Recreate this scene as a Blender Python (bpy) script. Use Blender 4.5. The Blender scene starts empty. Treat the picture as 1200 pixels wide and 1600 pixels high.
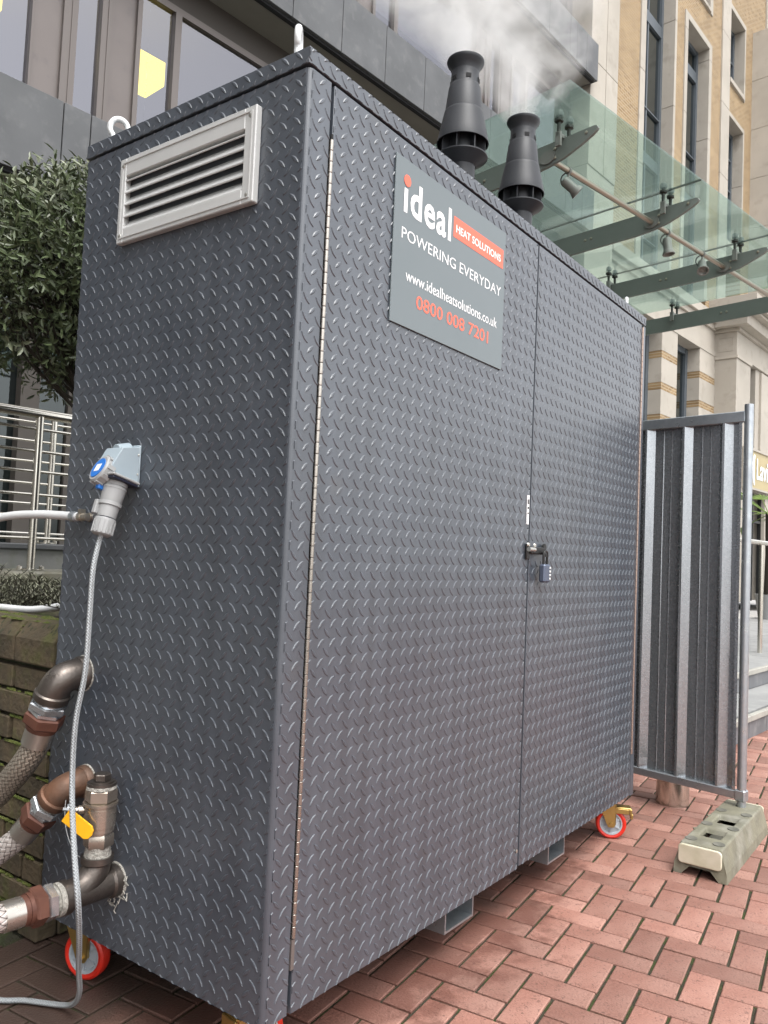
import bpy, math, random
import numpy as np
from mathutils import Vector, Matrix
R_ = math.radians
rnd = random.Random(7)
scn = bpy.context.scene
COL = scn.collection

# ------------------------------------------------------------------ camera, world, sun, exposure
CAM = Vector((-1.338, -1.257, 1.248))
yaw, pitch, roll = R_(36.318), R_(2.998), R_(2.509)
FW = Vector((math.cos(pitch)*math.cos(yaw), math.cos(pitch)*math.sin(yaw), math.sin(pitch)))
R0 = Vector((math.sin(yaw), -math.cos(yaw), 0)); U0 = R0.cross(FW)
RT = R0*math.cos(roll) + U0*math.sin(roll); UP = U0*math.cos(roll) - R0*math.sin(roll)
FPX = 1244.67
cd = bpy.data.cameras.new("camera"); cam = bpy.data.objects.new("camera", cd); COL.objects.link(cam)
cd.sensor_fit = 'VERTICAL'; cd.sensor_height = 36; cd.sensor_width = 27; cd.lens = 36*FPX/1600
cd.clip_start = .05; cd.clip_end = 2000
cam.matrix_world = Matrix(((RT.x, UP.x, -FW.x, CAM.x), (RT.y, UP.y, -FW.y, CAM.y), (RT.z, UP.z, -FW.z, CAM.z), (0, 0, 0, 1)))
scn.camera = cam

SUN = Vector((-.22, -.42, .88)).normalized()
w = bpy.data.worlds.new("World"); scn.world = w; w.use_nodes = True
nt = w.node_tree; nt.nodes.clear()
sky = nt.nodes.new('ShaderNodeTexSky'); sky.sky_type = 'NISHITA'; sky.sun_disc = False
sky.sun_elevation = math.asin(SUN.z); sky.sun_rotation = math.atan2(SUN.x, SUN.y)
sky.air_density = 1.0; sky.dust_density = 3.0
hs = nt.nodes.new('ShaderNodeHueSaturation'); hs.inputs['Saturation'].default_value = .12
bg = nt.nodes.new('ShaderNodeBackground'); bg.inputs['Strength'].default_value = .15
wo = nt.nodes.new('ShaderNodeOutputWorld')
nt.links.new(sky.outputs[0], hs.inputs['Color']); nt.links.new(hs.outputs[0], bg.inputs['Color']); nt.links.new(bg.outputs[0], wo.inputs['Surface'])
sd = bpy.data.lights.new("sun", 'SUN'); sd.energy = .5; sd.angle = R_(35); sd.color = (1, .97, .92)
so = bpy.data.objects.new("sun", sd); COL.objects.link(so); so.rotation_euler = SUN.to_track_quat('Z', 'Y').to_euler(); so.location = (-6, -3, 12)
scn.view_settings.view_transform = 'Standard'; scn.view_settings.look = 'None'
scn.view_settings.exposure = 1.55; scn.view_settings.gamma = 1.0
try: scn.view_settings.use_curve_mapping = False
except Exception: pass
scn.cycles.max_bounces = 8; scn.cycles.transparent_max_bounces = 16; scn.cycles.volume_bounces = 2
scn.cycles.volume_step_rate = 1.5; scn.cycles.volume_max_steps = 96
scn.cycles.caustics_reflective = False; scn.cycles.caustics_refractive = False

def proj(p):
    d = Vector(p) - CAM; z = d.dot(FW)
    if z < .05: return None
    return (600 + FPX*d.dot(RT)/z, 800 - FPX*d.dot(UP)/z, z)

# ------------------------------------------------------------------ mesh builder
class MB:
    def __init__(s): s.v = []; s.f = []; s.uv = []; s.sm = []
    def add(s, vs, fs, smooth=False, uvs=None):
        b = len(s.v); s.v += [tuple(p) for p in vs]
        for i, f in enumerate(fs):
            s.f.append([b+k for k in f]); s.uv.append(uvs[i] if uvs else None); s.sm.append(smooth)
        return s
    def box(s, a, b, M=None, ch=0):
        x0, y0, z0 = a; x1, y1, z1 = b
        if ch <= 0:
            vs = [(x, y, z) for z in (z0, z1) for y in (y0, y1) for x in (x0, x1)]
            fs = [(0, 2, 3, 1), (4, 5, 7, 6), (0, 1, 5, 4), (2, 6, 7, 3), (0, 4, 6, 2), (1, 3, 7, 5)]
        else:
            c = min(ch, abs(x1-x0)*.45, abs(y1-y0)*.45, abs(z1-z0)*.45)
            vs = []
            for z, sz in ((z0, 1), (z1, -1)):
                for y, sy in ((y0, 1), (y1, -1)):
                    for x, sx in ((x0, 1), (x1, -1)):
                        vs += [(x, y+sy*c, z+sz*c), (x+sx*c, y, z+sz*c), (x+sx*c, y+sy*c, z)]
            I = lambda x, y, z, k: ((z*2+y)*2+x)*3+k
            fs = []
            for k, (a_, b_) in ((0, (1, 2)), (1, (0, 2)), (2, (0, 1))):
                for sd_ in (0, 1):
                    def c_(p, q):
                        idx = [0, 0, 0]; idx[k] = sd_; idx[a_] = p; idx[b_] = q; return I(*idx, k)
                    fs.append((c_(0, 0), c_(1, 0), c_(1, 1), c_(0, 1)))
            for k, (a_, b_) in ((0, (1, 2)), (1, (0, 2)), (2, (0, 1))):
                for p in (0, 1):
                    for q in (0, 1):
                        def e_(t, kk):
                            idx = [0, 0, 0]; idx[k] = t; idx[a_] = p; idx[b_] = q; return I(*idx, kk)
                        fs.append((e_(0, a_), e_(1, a_), e_(1, b_), e_(0, b_)))
            for x in (0, 1):
                for y in (0, 1):
                    for z in (0, 1): fs.append((I(x, y, z, 0), I(x, y, z, 1), I(x, y, z, 2)))
        if M is not None: vs = [M @ Vector(p) for p in vs]
        return s.add(vs, fs)
    def prism(s, poly, h0, h1, M=None, smooth=False):
        """poly: xy outline; extruded h0..h1 along local z"""
        n = len(poly)
        vs = [(p[0], p[1], h0) for p in poly] + [(p[0], p[1], h1) for p in poly]
        fs = [tuple(range(n))[::-1], tuple(range(n, 2*n))]
        sd_ = [(i, (i+1) % n, n+(i+1) % n, n+i) for i in range(n)]
        if M is not None: vs = [M @ Vector(p) for p in vs]
        b = len(s.v); s.add(vs, fs); 
        for f in sd_: s.f.append([b+k for k in f]); s.uv.append(None); s.sm.append(smooth)
        return s
    def lathe(s, prof, M=None, n=24, smooth=True, cap=True):
        """prof: list of (r, z)"""
        vs = []; fs = []
        for r, z in prof:
            for k in range(n):
                a = 2*math.pi*k/n; vs.append((r*math.cos(a), r*math.sin(a), z))
        for i in range(len(prof)-1):
            for k in range(n):
                fs.append((i*n+k, i*n+(k+1) % n, (i+1)*n+(k+1) % n, (i+1)*n+k))
        if M is not None: vs = [M @ Vector(p) for p in vs]
        b = len(s.v); s.add(vs, fs, smooth)
        if cap:
            m = len(prof)-1
            for ring, rev in ((0, True), (m, False)):
                if prof[ring][0] > 1e-6:
                    idx = [b+ring*n+k for k in range(n)]
                    s.f.append(idx[::-1] if rev else idx); s.uv.append(None); s.sm.append(False)
        return s
    def tube(s, pts, r, n=12, cap=True, smooth=True, closed=False):
        P = [Vector(p) for p in pts]; m = len(P)
        rr = r if isinstance(r, (list, tuple)) else [r]*m
        T = []
        for i in range(m):
            a = P[(i-1) % m] if (closed or i > 0) else P[i]; c = P[(i+1) % m] if (closed or i < m-1) else P[i]
            T.append((c-a).normalized())
        ref = Vector((0, 0, 1)) if abs(T[0].z) < .9 else Vector((1, 0, 0))
        N = T[0].cross(ref).normalized(); vs = []; L = 0; Ls = []
        for i in range(m):
            if i: L += (P[i]-P[i-1]).length; N = (N - T[i]*N.dot(T[i])).normalized()
            B = T[i].cross(N); Ls.append(L)
            for k in range(n):
                a = 2*math.pi*k/n; vs.append(P[i] + (N*math.cos(a)+B*math.sin(a))*rr[i])
        fs = []; uvs = []
        for i in range(m if closed else m-1):
            j = (i+1) % m
            for k in range(n):
                fs.append((i*n+k, i*n+(k+1) % n, j*n+(k+1) % n, j*n+k))
                u0, u1 = k/n, (k+1)/n; uvs.append([(u0, Ls[i]), (u1, Ls[i]), (u1, Ls[j]), (u0, Ls[j])])
        b = len(s.v); s.add(vs, fs, smooth, uvs)
        if cap and not closed:
            s.f.append([b+k for k in range(n)][::-1]); s.uv.append(None); s.sm.append(False)
            s.f.append([b+(m-1)*n+k for k in range(n)]); s.uv.append(None); s.sm.append(False)
        return s
    def mesh(s, name):
        me = bpy.data.meshes.new(name); me.from_pydata(s.v, [], s.f); 
        me.polygons.foreach_set('use_smooth', s.sm)
        if any(s.sm): me.set_sharp_from_angle(angle=R_(38))
        if any(u is not None for u in s.uv):
            ul = me.uv_layers.new(name='uv'); flat = []
            for f, u in zip(s.f, s.uv):
                for k in range(len(f)): flat += list(u[k]) if u else [0., 0.]
            ul.data.foreach_set('uv', flat)
        me.update(); return me
    def build(s, name, m, parent=None, bevel=0, kind=None):
        return obj(name, s.mesh(name), m, parent, bevel, kind)

def obj(name, me, m=None, parent=None, bevel=0, kind=None):
    o = bpy.data.objects.new(name, me); COL.objects.link(o)
    if m is not None and len(me.materials) == 0: me.materials.append(m)
    if parent is not None: o.parent = parent
    if bevel:
        b = o.modifiers.new('bevel', 'BEVEL'); b.width = bevel; b.segments = 2; b.limit_method = 'ANGLE'; b.angle_limit = R_(40)
    if kind: o['kind'] = kind
    return o
def tag(o, label, cat, group=None, kind=None):
    o['label'] = label; o['category'] = cat
    if group: o['group'] = group
    if kind: o['kind'] = kind
    return o
def thing(name, label, cat, loc=(0, 0, 0), rz=0, group=None):
    o = bpy.data.objects.new(name, None); COL.objects.link(o); o.location = loc; o.rotation_euler = (0, 0, rz); o.empty_display_size = .1
    return tag(o, label, cat, group)
def axis_mat(o, z, x=None):
    """matrix with local z along z at origin o"""
    z = Vector(z).normalized()
    x = Vector(x) if x else (Vector((0, 0, 1)) if abs(z.z) < .9 else Vector((1, 0, 0)))
    y = z.cross(x).normalized(); x = y.cross(z)
    return Matrix(((x.x, y.x, z.x, o[0]), (x.y, y.y, z.y, o[1]), (x.z, y.z, z.z, o[2]), (0, 0, 0, 1)))
def spline(P, k=6):
    P = [Vector(p) for p in P]; out = []
    for i in range(len(P)-1):
        a = P[max(i-1, 0)]; b = P[i]; c = P[i+1]; d = P[min(i+2, len(P)-1)]
        for j in range(k):
            t = j/k; out.append(.5*((2*b)+(c-a)*t+(2*a-5*b+4*c-d)*t*t+(3*b-a-3*c+d)*t**3))
    out.append(P[-1]); return out
def circle(r, n=24, cx=0, cy=0, a0=0): return [(cx+r*math.cos(2*math.pi*k/n+a0), cy+r*math.sin(2*math.pi*k/n+a0)) for k in range(n)]

# ------------------------------------------------------------------ materials
def mat(name, col, rough=.5, metal=0, spec=.5, var=None, vscale=6, bump=0, bscale=40, rvar=0, island=0, coat=0, detail=4, distort=0, noise2=None, n2scale=2, n2lo=.55, n2hi=.7, croughness=None):
    """procedural surface: base colour, optional second colour by noise, grain bump, roughness variation, colour shift per piece, patches (noise2)"""
    m = bpy.data.materials.new(name); m.use_nodes = True; t = m.node_tree; N = t.nodes; L = t.links
    p = N['Principled BSDF']; p.inputs['Roughness'].default_value = rough; p.inputs['Metallic'].default_value = metal
    p.inputs['Specular IOR Level'].default_value = spec; p.inputs['Coat Weight'].default_value = coat
    if coat: p.inputs['Coat Roughness'].default_value = .15 if croughness is None else croughness
    tc = N.new('ShaderNodeTexCoord'); c4 = lambda c: (*c, 1)
    out = None
    if var is not None:
        n = N.new('ShaderNodeTexNoise'); n.inputs['Scale'].default_value = vscale; n.inputs['Detail'].default_value = detail; n.inputs['Distortion'].default_value = distort
        L.new(tc.outputs['Object'], n.inputs['Vector'])
        r = N.new('ShaderNodeValToRGB'); r.color_ramp.elements[0].position = .35; r.color_ramp.elements[1].position = .68
        r.color_ramp.elements[0].color = c4(col); r.color_ramp.elements[1].color = c4(var); L.new(n.outputs['Fac'], r.inputs['Fac']); out = r.outputs['Color']
        if rvar:
            mr = N.new('ShaderNodeMapRange'); mr.inputs['To Min'].default_value = max(.02, rough-rvar); mr.inputs['To Max'].default_value = min(1, rough+rvar)
            mr.inputs['From Min'].default_value = .3; mr.inputs['From Max'].default_value = .7
            L.new(n.outputs['Fac'], mr.inputs['Value']); L.new(mr.outputs[0], p.inputs['Roughness'])
    if noise2 is not None:
        n = N.new('ShaderNodeTexNoise'); n.inputs['Scale'].default_value = n2scale; n.inputs['Detail'].default_value = 6; n.inputs['Roughness'].default_value = .6
        L.new(tc.outputs['Object'], n.inputs['Vector'])
        mr = N.new('ShaderNodeMapRange'); mr.inputs['From Min'].default_value = n2lo; mr.inputs['From Max'].default_value = n2hi; L.new(n.outputs['Fac'], mr.inputs['Value'])
        mx = N.new('ShaderNodeMix'); mx.data_type = 'RGBA'; L.new(mr.outputs[0], mx.inputs[0])
        if out: L.new(out, mx.inputs[6])
        else: mx.inputs[6].default_value = c4(col)
        mx.inputs[7].default_value = c4(noise2); out = mx.outputs[2]
    if island:
        g = N.new('ShaderNodeNewGeometry'); mr = N.new('ShaderNodeMapRange'); mr.inputs['To Min'].default_value = 1-island; mr.inputs['To Max'].default_value = 1+island
        oi = N.new('ShaderNodeObjectInfo'); ad = N.new('ShaderNodeMath'); ad.operation = 'ADD'; fr = N.new('ShaderNodeMath'); fr.operation = 'FRACT'
        L.new(g.outputs['Random Per Island'], ad.inputs[0]); L.new(oi.outputs['Random'], ad.inputs[1]); L.new(ad.outputs[0], fr.inputs[0]); L.new(fr.outputs[0], mr.inputs['Value'])
        mx = N.new('ShaderNodeMix'); mx.data_type = 'RGBA'; mx.blend_type = 'MULTIPLY'; mx.inputs[0].default_value = 1
        if out: L.new(out, mx.inputs[6])
        else: mx.inputs[6].default_value = c4(col)
        L.new(mr.outputs[0], mx.inputs[7]); out = mx.outputs[2]
    if out: L.new(out, p.inputs['Base Color'])
    else: p.inputs['Base Color'].default_value = c4(col)
    if bump:
        n = N.new('ShaderNodeTexNoise'); n.inputs['Scale'].default_value = bscale; n.inputs['Detail'].default_value = 5; L.new(tc.outputs['Object'], n.inputs['Vector'])
        b = N.new('ShaderNodeBump'); b.inputs['Strength'].default_value = bump; b.inputs['Distance'].default_value = .01; L.new(n.outputs['Fac'], b.inputs['Height']); L.new(b.outputs[0], p.inputs['Normal'])
    return m

def buckle(m, scale, dist):
    """slow sheet unevenness under the fine grain"""
    N = m.node_tree.nodes; L = m.node_tree.links; p = N['Principled BSDF']; tc = N.new('ShaderNodeTexCoord'); n = N.new('ShaderNodeTexNoise'); n.inputs['Scale'].default_value = scale; n.inputs['Detail'].default_value = 2
    L.new(tc.outputs['Object'], n.inputs['Vector']); b = N.new('ShaderNodeBump'); b.inputs['Strength'].default_value = 1; b.inputs['Distance'].default_value = dist; L.new(n.outputs['Fac'], b.inputs['Height'])
    if p.inputs['Normal'].links: L.new(b.outputs[0], p.inputs['Normal'].links[0].from_node.inputs['Normal'])
    else: L.new(b.outputs[0], p.inputs['Normal'])

def uv_braid(name, c_hi, c_lo, around, pitch, metal=.0, rough=.4, bump=.6):
    """woven strands from tube uv (u round, v metres along)"""
    m = bpy.data.materials.new(name); m.use_nodes = True; N = m.node_tree.nodes; L = m.node_tree.links; p = N['Principled BSDF']
    p.inputs['Metallic'].default_value = metal; p.inputs['Roughness'].default_value = rough
    tc = N.new('ShaderNodeTexCoord'); sx = N.new('ShaderNodeSeparateXYZ'); L.new(tc.outputs['UV'], sx.inputs[0])
    def mth(op, a, b=None, c=None):
        n = N.new('ShaderNodeMath'); n.operation = op
        for i, q in enumerate((a, b, c)):
            if q is None: continue
            if isinstance(q, (int, float)): n.inputs[i].default_value = q
            else: L.new(q, n.inputs[i])
        return n.outputs[0]
    U = mth('MULTIPLY', sx.outputs[0], around); V = mth('MULTIPLY', sx.outputs[1], 1/pitch)
    a = mth('ADD', U, V); b = mth('SUBTRACT', U, V)
    sa = mth('ABSOLUTE', mth('SINE', mth('MULTIPLY', a, math.pi))); sb = mth('ABSOLUTE', mth('SINE', mth('MULTIPLY', b, math.pi)))
    ck = mth('GREATER_THAN', mth('MULTIPLY', mth('SINE', mth('MULTIPLY', a, math.pi)), mth('SINE', mth('MULTIPLY', b, math.pi))), 0)
    # strands of one direction on top in alternating cells
    h = N.new('ShaderNodeMix'); h.data_type = 'FLOAT'; L.new(ck, h.inputs[0]); L.new(sa, h.inputs[2]); L.new(sb, h.inputs[3])
    r = N.new('ShaderNodeValToRGB'); r.color_ramp.elements[0].color = (*c_lo, 1); r.color_ramp.elements[1].color = (*c_hi, 1); r.color_ramp.elements[0].position = .1; r.color_ramp.elements[1].position = .6
    L.new(h.outputs[0], r.inputs['Fac']); L.new(r.outputs[0], p.inputs['Base Color'])
    bp = N.new('ShaderNodeBump'); bp.inputs['Strength'].default_value = bump; bp.inputs['Distance'].default_value = .003; L.new(h.outputs[0], bp.inputs['Height']); L.new(bp.outputs[0], p.inputs['Normal'])
    return m

M = {}
M['paint'] = mat('dark grey paint', (.054, .064, .080), .35, 0, .95, var=(.060, .070, .085), coat=.08, croughness=.34, vscale=3.5, rvar=.05, bump=.05, bscale=260, noise2=(.068, .073, .081), n2scale=9, n2lo=.6, n2hi=.8)
buckle(M['paint'], 2.2, .012)
def streaks(m, amt=.16):
    """faint rain streaks running down the sheet and a few fine scratches"""
    N = m.node_tree.nodes; L = m.node_tree.links; p = N['Principled BSDF']; src = p.inputs['Base Color'].links[0].from_socket
    tc = N.new('ShaderNodeTexCoord'); mp = N.new('ShaderNodeMapping'); mp.inputs['Scale'].default_value = (14, 14, .7); L.new(tc.outputs['Object'], mp.inputs['Vector'])
    n = N.new('ShaderNodeTexNoise'); n.inputs['Scale'].default_value = 1.6; n.inputs['Detail'].default_value = 6; L.new(mp.outputs[0], n.inputs['Vector'])
    mr = N.new('ShaderNodeMapRange'); mr.inputs['From Min'].default_value = .35; mr.inputs['From Max'].default_value = .7; mr.inputs['To Min'].default_value = 1-amt; mr.inputs['To Max'].default_value = 1+amt; L.new(n.outputs['Fac'], mr.inputs['Value'])
    mx = N.new('ShaderNodeMix'); mx.data_type = 'RGBA'; mx.blend_type = 'MULTIPLY'; mx.inputs[0].default_value = 1; L.new(src, mx.inputs[6]); L.new(mr.outputs[0], mx.inputs[7])
    n2 = N.new('ShaderNodeTexNoise'); n2.inputs['Scale'].default_value = 7; n2.inputs['Detail'].default_value = 9; n2.inputs['Roughness'].default_value = .8; n2.inputs['Distortion'].default_value = 3; L.new(tc.outputs['Object'], n2.inputs['Vector'])
    m3 = N.new('ShaderNodeMapRange'); m3.inputs['From Min'].default_value = .70; m3.inputs['From Max'].default_value = .74; m3.inputs['To Max'].default_value = .5; L.new(n2.outputs['Fac'], m3.inputs['Value'])
    m2 = N.new('ShaderNodeMix'); m2.data_type = 'RGBA'; L.new(m3.outputs[0], m2.inputs[0]); L.new(mx.outputs[2], m2.inputs[6]); m2.inputs[7].default_value = (.17, .17, .17, 1); L.new(m2.outputs[2], p.inputs['Base Color'])
streaks(M['paint'])
M['dark'] = mat('black gap', (.006, .006, .007), .8)
M['hinge'] = mat('nickel hinge', (.46, .43, .39), .28, .9, var=(.30, .26, .22), vscale=30, rvar=.1)
M['hinge2'] = mat('coppery hinge', (.36, .25, .20), .4, .85, var=(.42, .36, .32), vscale=30)
M['alu'] = mat('cream white aluminium', (.50, .505, .495), .4, .1, var=(.53, .535, .525), vscale=12, bump=.03)
M['screw'] = mat('zinc screw', (.55, .54, .5), .35, .9)
M['galv'] = mat('galvanised steel', (.46, .49, .51), .34, .8, var=(.36, .39, .42), vscale=25, rvar=.08)
M['galvwhite'] = mat('white galvanised eye', (.72, .74, .74), .45, .25, var=(.6, .62, .62), vscale=40, bump=.2, bscale=90)
M['signgrey'] = mat('grey sign vinyl', (.14, .168, .178), .38, 0, .4, var=(.148, .176, .186), vscale=3)
M['white'] = mat('white vinyl', (.82, .82, .82), .5)
M['redv'] = mat('red vinyl', (.85, .15, .09), .5)
M['flue'] = mat('black flue plastic', (.020, .022, .026), .45, 0, .4, var=(.026, .028, .032), vscale=8, bump=.04, bscale=120)
M['red'] = mat('red polyurethane tyre', (.75, .03, .015), .38, 0, .5, var=(.62, .03, .015), vscale=14)
M['wheelgrey'] = mat('grey nylon hub', (.42, .45, .48), .45, var=(.36, .39, .42), vscale=20)
M['brass'] = mat('yellow zinc plate', (.50, .36, .13), .33, .85, var=(.40, .27, .09), vscale=14, rvar=.08)
M['plug'] = mat('pale grey plastic', (.34, .345, .345), .42, var=(.31, .315, .315), vscale=15)
M['sockgrey'] = mat('blue grey plastic', (.33, .395, .435), .38, var=(.30, .36, .40), vscale=12)
M['blue'] = mat('blue plastic', (.02, .16, .55), .4)
M['dkblue'] = mat('dark navy gasket', (.012, .014, .03), .5)
M['iron'] = mat('bare malleable iron', (.16, .14, .125), .36, .8, var=(.10, .085, .075), vscale=18, rvar=.1, bump=.12, bscale=120)
M['rust'] = mat('rusty brown iron', (.17, .085, .05), .55, .35, var=(.11, .07, .05), vscale=20, bump=.15, bscale=110)
M['union'] = mat('red brown union nut', (.14, .058, .038), .5, .3, var=(.10, .042, .03), vscale=24, bump=.1, bscale=120)
M['zinc'] = mat('bright zinc nut', (.66, .68, .70), .25, .9, var=(.5, .53, .56), vscale=30)
M['hemp'] = mat('thread paste', (.42, .40, .36), .8, var=(.28, .27, .24), vscale=60, bump=.8, bscale=140)
M['ferrule'] = mat('hose ferrule steel', (.52, .49, .45), .28, .9, var=(.44, .41, .37), vscale=16, rvar=.08)
M['valve'] = mat('nickel valve body', (.47, .42, .36), .3, .85, var=(.36, .31, .26), vscale=18, rvar=.1)
M['yellow'] = mat('yellow valve lever', (.85, .42, .01), .4, var=(.78, .36, .01), vscale=30)
M['braid1'] = uv_braid('worn steel braid', (.40, .35, .29), (.06, .05, .04), 16, .016, .7, .42)
M['braid2'] = uv_braid('bright steel braid', (.80, .74, .70), (.10, .07, .06), 12, .024, .55, .38)
M['cable'] = uv_braid('grey braided cable', (.34, .36, .37), (.21, .225, .235), 5, .008, 0, .55)
M['hose'] = mat('white hose', (.60, .61, .61), .4, var=(.54, .55, .55), vscale=12)
M['hosefit'] = mat('nickel hose fitting', (.5, .46, .4), .3, .9)
M['soil'] = mat('planter soil', (.045, .036, .026), .95, var=(.075, .06, .045), vscale=30, bump=1, bscale=40, noise2=(.06, .08, .02), n2scale=5)
M['moss'] = mat('moss', (.075, .10, .015), .95, var=(.12, .13, .03), vscale=50, bump=1, bscale=160)
M['pbrick'] = mat('mossy brown wall brick', (.105, .078, .045), .9, var=(.06, .048, .03), vscale=12, island=.3, bump=.6, bscale=60, noise2=(.075, .08, .022), n2scale=9, n2lo=.5, n2hi=.72)
M['pmortar'] = mat('dark mossy mortar', (.05, .055, .025), .95, var=(.035, .035, .02), vscale=20, bump=.6, bscale=80)
M['terrace'] = mat('weathered grey render', (.20, .20, .19), .85, var=(.15, .155, .14), vscale=4, bump=.15, noise2=(.12, .13, .07), n2scale=3, n2lo=.55, n2hi=.75)
M['ledge'] = mat('stained pale coping', (.38, .36, .31), .8, var=(.2, .19, .13), vscale=9, bump=.2)
M['steel'] = mat('stainless tube', (.66, .63, .57), .22, .95, var=(.6, .57, .5), vscale=6, rvar=.06)
M['bronze'] = mat('bronze panel', (.155, .134, .125), .4, .25, var=(.14, .12, .112), vscale=2, noise2=(.125, .11, .105), n2scale=4)
M['bronzedk'] = mat('dark bronze frame', (.14, .122, .113), .4, .3)
M['clad'] = mat('grey stone cladding', (.105, .108, .112), .5, 0, .35, var=(.082, .085, .089), vscale=1.6, detail=8, rvar=.1, bump=.06, bscale=30, island=.07, noise2=(.135, .136, .138), n2scale=5, n2lo=.52, n2hi=.75)
M['soffit'] = mat('beige soffit', (.22, .21, .18), .8, var=(.19, .18, .155), vscale=2)
M['headbox'] = mat('dark head panel', (.05, .042, .036), .6)
M['inside'] = mat('office interior', (.28, .28, .28), .9)
M['insideg'] = mat('dark lobby interior', (.03, .035, .035), .8)
M['stone'] = mat('portland stone', (.40, .362, .312), .8, var=(.35, .318, .272), vscale=1.2, bump=.05, bscale=30, island=.05, noise2=(.31, .28, .235), n2scale=2)
M['winframe'] = mat('blue grey window frame', (.075, .09, .105), .45, var=(.085, .10, .115), vscale=3)
M['canopysteel'] = mat('grey green painted steel', (.155, .17, .155), .45, .1, var=(.17, .185, .17), vscale=5)
M['rod'] = mat('satin bronze rod', (.38, .34, .28), .35, .8)
M['spot'] = mat('grey spotlight metal', (.20, .20, .185), .55, .2)
M['fitdk'] = mat('dark glass fitting', (.05, .05, .045), .4, .5)
M['step'] = mat('grey stone step', (.27, .27, .265), .7, var=(.22, .22, .218), vscale=3, bump=.08, island=.08, noise2=(.31, .31, .30), n2scale=8, n2lo=.5, n2hi=.8)
M['riser'] = mat('dark grey riser stone', (.15, .152, .16), .7, var=(.12, .122, .128), vscale=4, bump=.1, noise2=(.19, .19, .19), n2scale=6)
M['stepedge'] = mat('pale nosing', (.36, .35, .31), .7, var=(.30, .29, .26), vscale=8)
M['block'] = mat('recycled plastic foot', (.20, .19, .135), .7, var=(.13, .125, .09), vscale=10, bump=.25, bscale=50, noise2=(.27, .26, .215), n2scale=7, n2lo=.5, n2hi=.75)
M['blockshade'] = mat('foot plastic with painted shade', (.14, .135, .11), .75, var=(.10, .10, .08), vscale=20)  # darker foot plastic, the shade of its holes put into the colour
M['blockend'] = mat('cream reflector end', (.60, .56, .44), .6, var=(.50, .47, .34), vscale=14, bump=.1)
M['gold'] = mat('gold sign board', (.42, .34, .17), .45, .2, var=(.38, .30, .15), vscale=2)
M['leaf'] = mat('glossy olive leaf', (.060, .082, .036), .36, 0, .5, var=(.085, .105, .052), vscale=14, island=.55)
M['leafpale'] = mat('pale olive leaf', (.125, .15, .09), .4, 0, .5, var=(.17, .18, .115), vscale=14, island=.4)
M['bark'] = mat('dark bark', (.03, .023, .016), .9, bump=.6, bscale=60)
M['lav'] = mat('grey green sprigs', (.20, .20, .15), .8, var=(.12, .13, .08), vscale=15, island=.4)
M['palm'] = mat('palm frond', (.10, .17, .025), .5, var=(.14, .20, .04), vscale=6, island=.3)
M['blackiron'] = mat('black iron', (.02, .02, .02), .5, .3)
M['lock'] = mat('slate blue padlock body', (.10, .12, .17), .4, .4)
M['outergrey'] = mat('grey of ground and added building', (.42, .41, .39), .85, var=(.34, .33, .315), vscale=.5)

def glass_mat(name, tint, refl, trans, rough=.02, wav=0, haze=0):
    """coated window glass: part clear, part mirror"""
    m = bpy.data.materials.new(name); m.use_nodes = True; N = m.node_tree.nodes; L = m.node_tree.links; N.clear()
    o = N.new('ShaderNodeOutputMaterial'); g = N.new('ShaderNodeBsdfGlossy'); g.inputs['Color'].default_value = (*refl, 1); g.inputs['Roughness'].default_value = rough
    t = N.new('ShaderNodeBsdfTransparent'); t.inputs['Color'].default_value = (*tint, 1)
    lw = N.new('ShaderNodeLayerWeight'); lw.inputs[0].default_value = .5; pw_ = N.new('ShaderNodeMath'); pw_.operation = 'POWER'; pw_.inputs[1].default_value = 5; L.new(lw.outputs['Facing'], pw_.inputs[0]); f = N.new('ShaderNodeMath'); f.operation = 'MULTIPLY_ADD'; f.inputs[1].default_value = .96; f.inputs[2].default_value = .04; L.new(pw_.outputs[0], f.inputs[0])
    ma = N.new('ShaderNodeMath'); ma.operation = 'ADD'; ma.use_clamp = True; ma.inputs[1].default_value = trans
    L.new(f.outputs[0], ma.inputs[0]); mx = N.new('ShaderNodeMixShader'); L.new(ma.outputs[0], mx.inputs[0]); L.new(t.outputs[0], mx.inputs[1]); L.new(g.outputs[0], mx.inputs[2]); L.new(mx.outputs[0], o.inputs['Surface'])
    if haze:                                   # dusty film on the glass
        tl = N.new('ShaderNodeBsdfTranslucent'); tl.inputs['Color'].default_value = (.62, .74, .69, 1); m2 = N.new('ShaderNodeMixShader'); m2.inputs[0].default_value = haze; L.new(mx.outputs[0], m2.inputs[1]); L.new(tl.outputs[0], m2.inputs[2]); L.new(m2.outputs[0], o.inputs['Surface'])
    if wav:
        tc = N.new('ShaderNodeTexCoord'); n = N.new('ShaderNodeTexNoise'); n.inputs['Scale'].default_value = 1.1; L.new(tc.outputs['Object'], n.inputs['Vector'])
        b = N.new('ShaderNodeBump'); b.inputs['Strength'].default_value = wav; b.inputs['Distance'].default_value = .05; L.new(n.outputs['Fac'], b.inputs['Height']); L.new(b.outputs[0], g.inputs['Normal'])
    return m
M['pane'] = glass_mat('office window glass', (.72, .72, .77), (.52, .52, .57), .30, .02, .05)
M['paneb'] = glass_mat('sash window glass', (.35, .40, .42), (.62, .66, .66), .25, .03, .1)
M['lobbyglass'] = glass_mat('lobby glass', (.5, .55, .55), (.6, .65, .65), .06, .02, .05)
M['canopyglass'] = glass_mat('green canopy glass', (.76, .845, .815), (.56, .65, .61), .07, .05, .25, .06)
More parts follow.
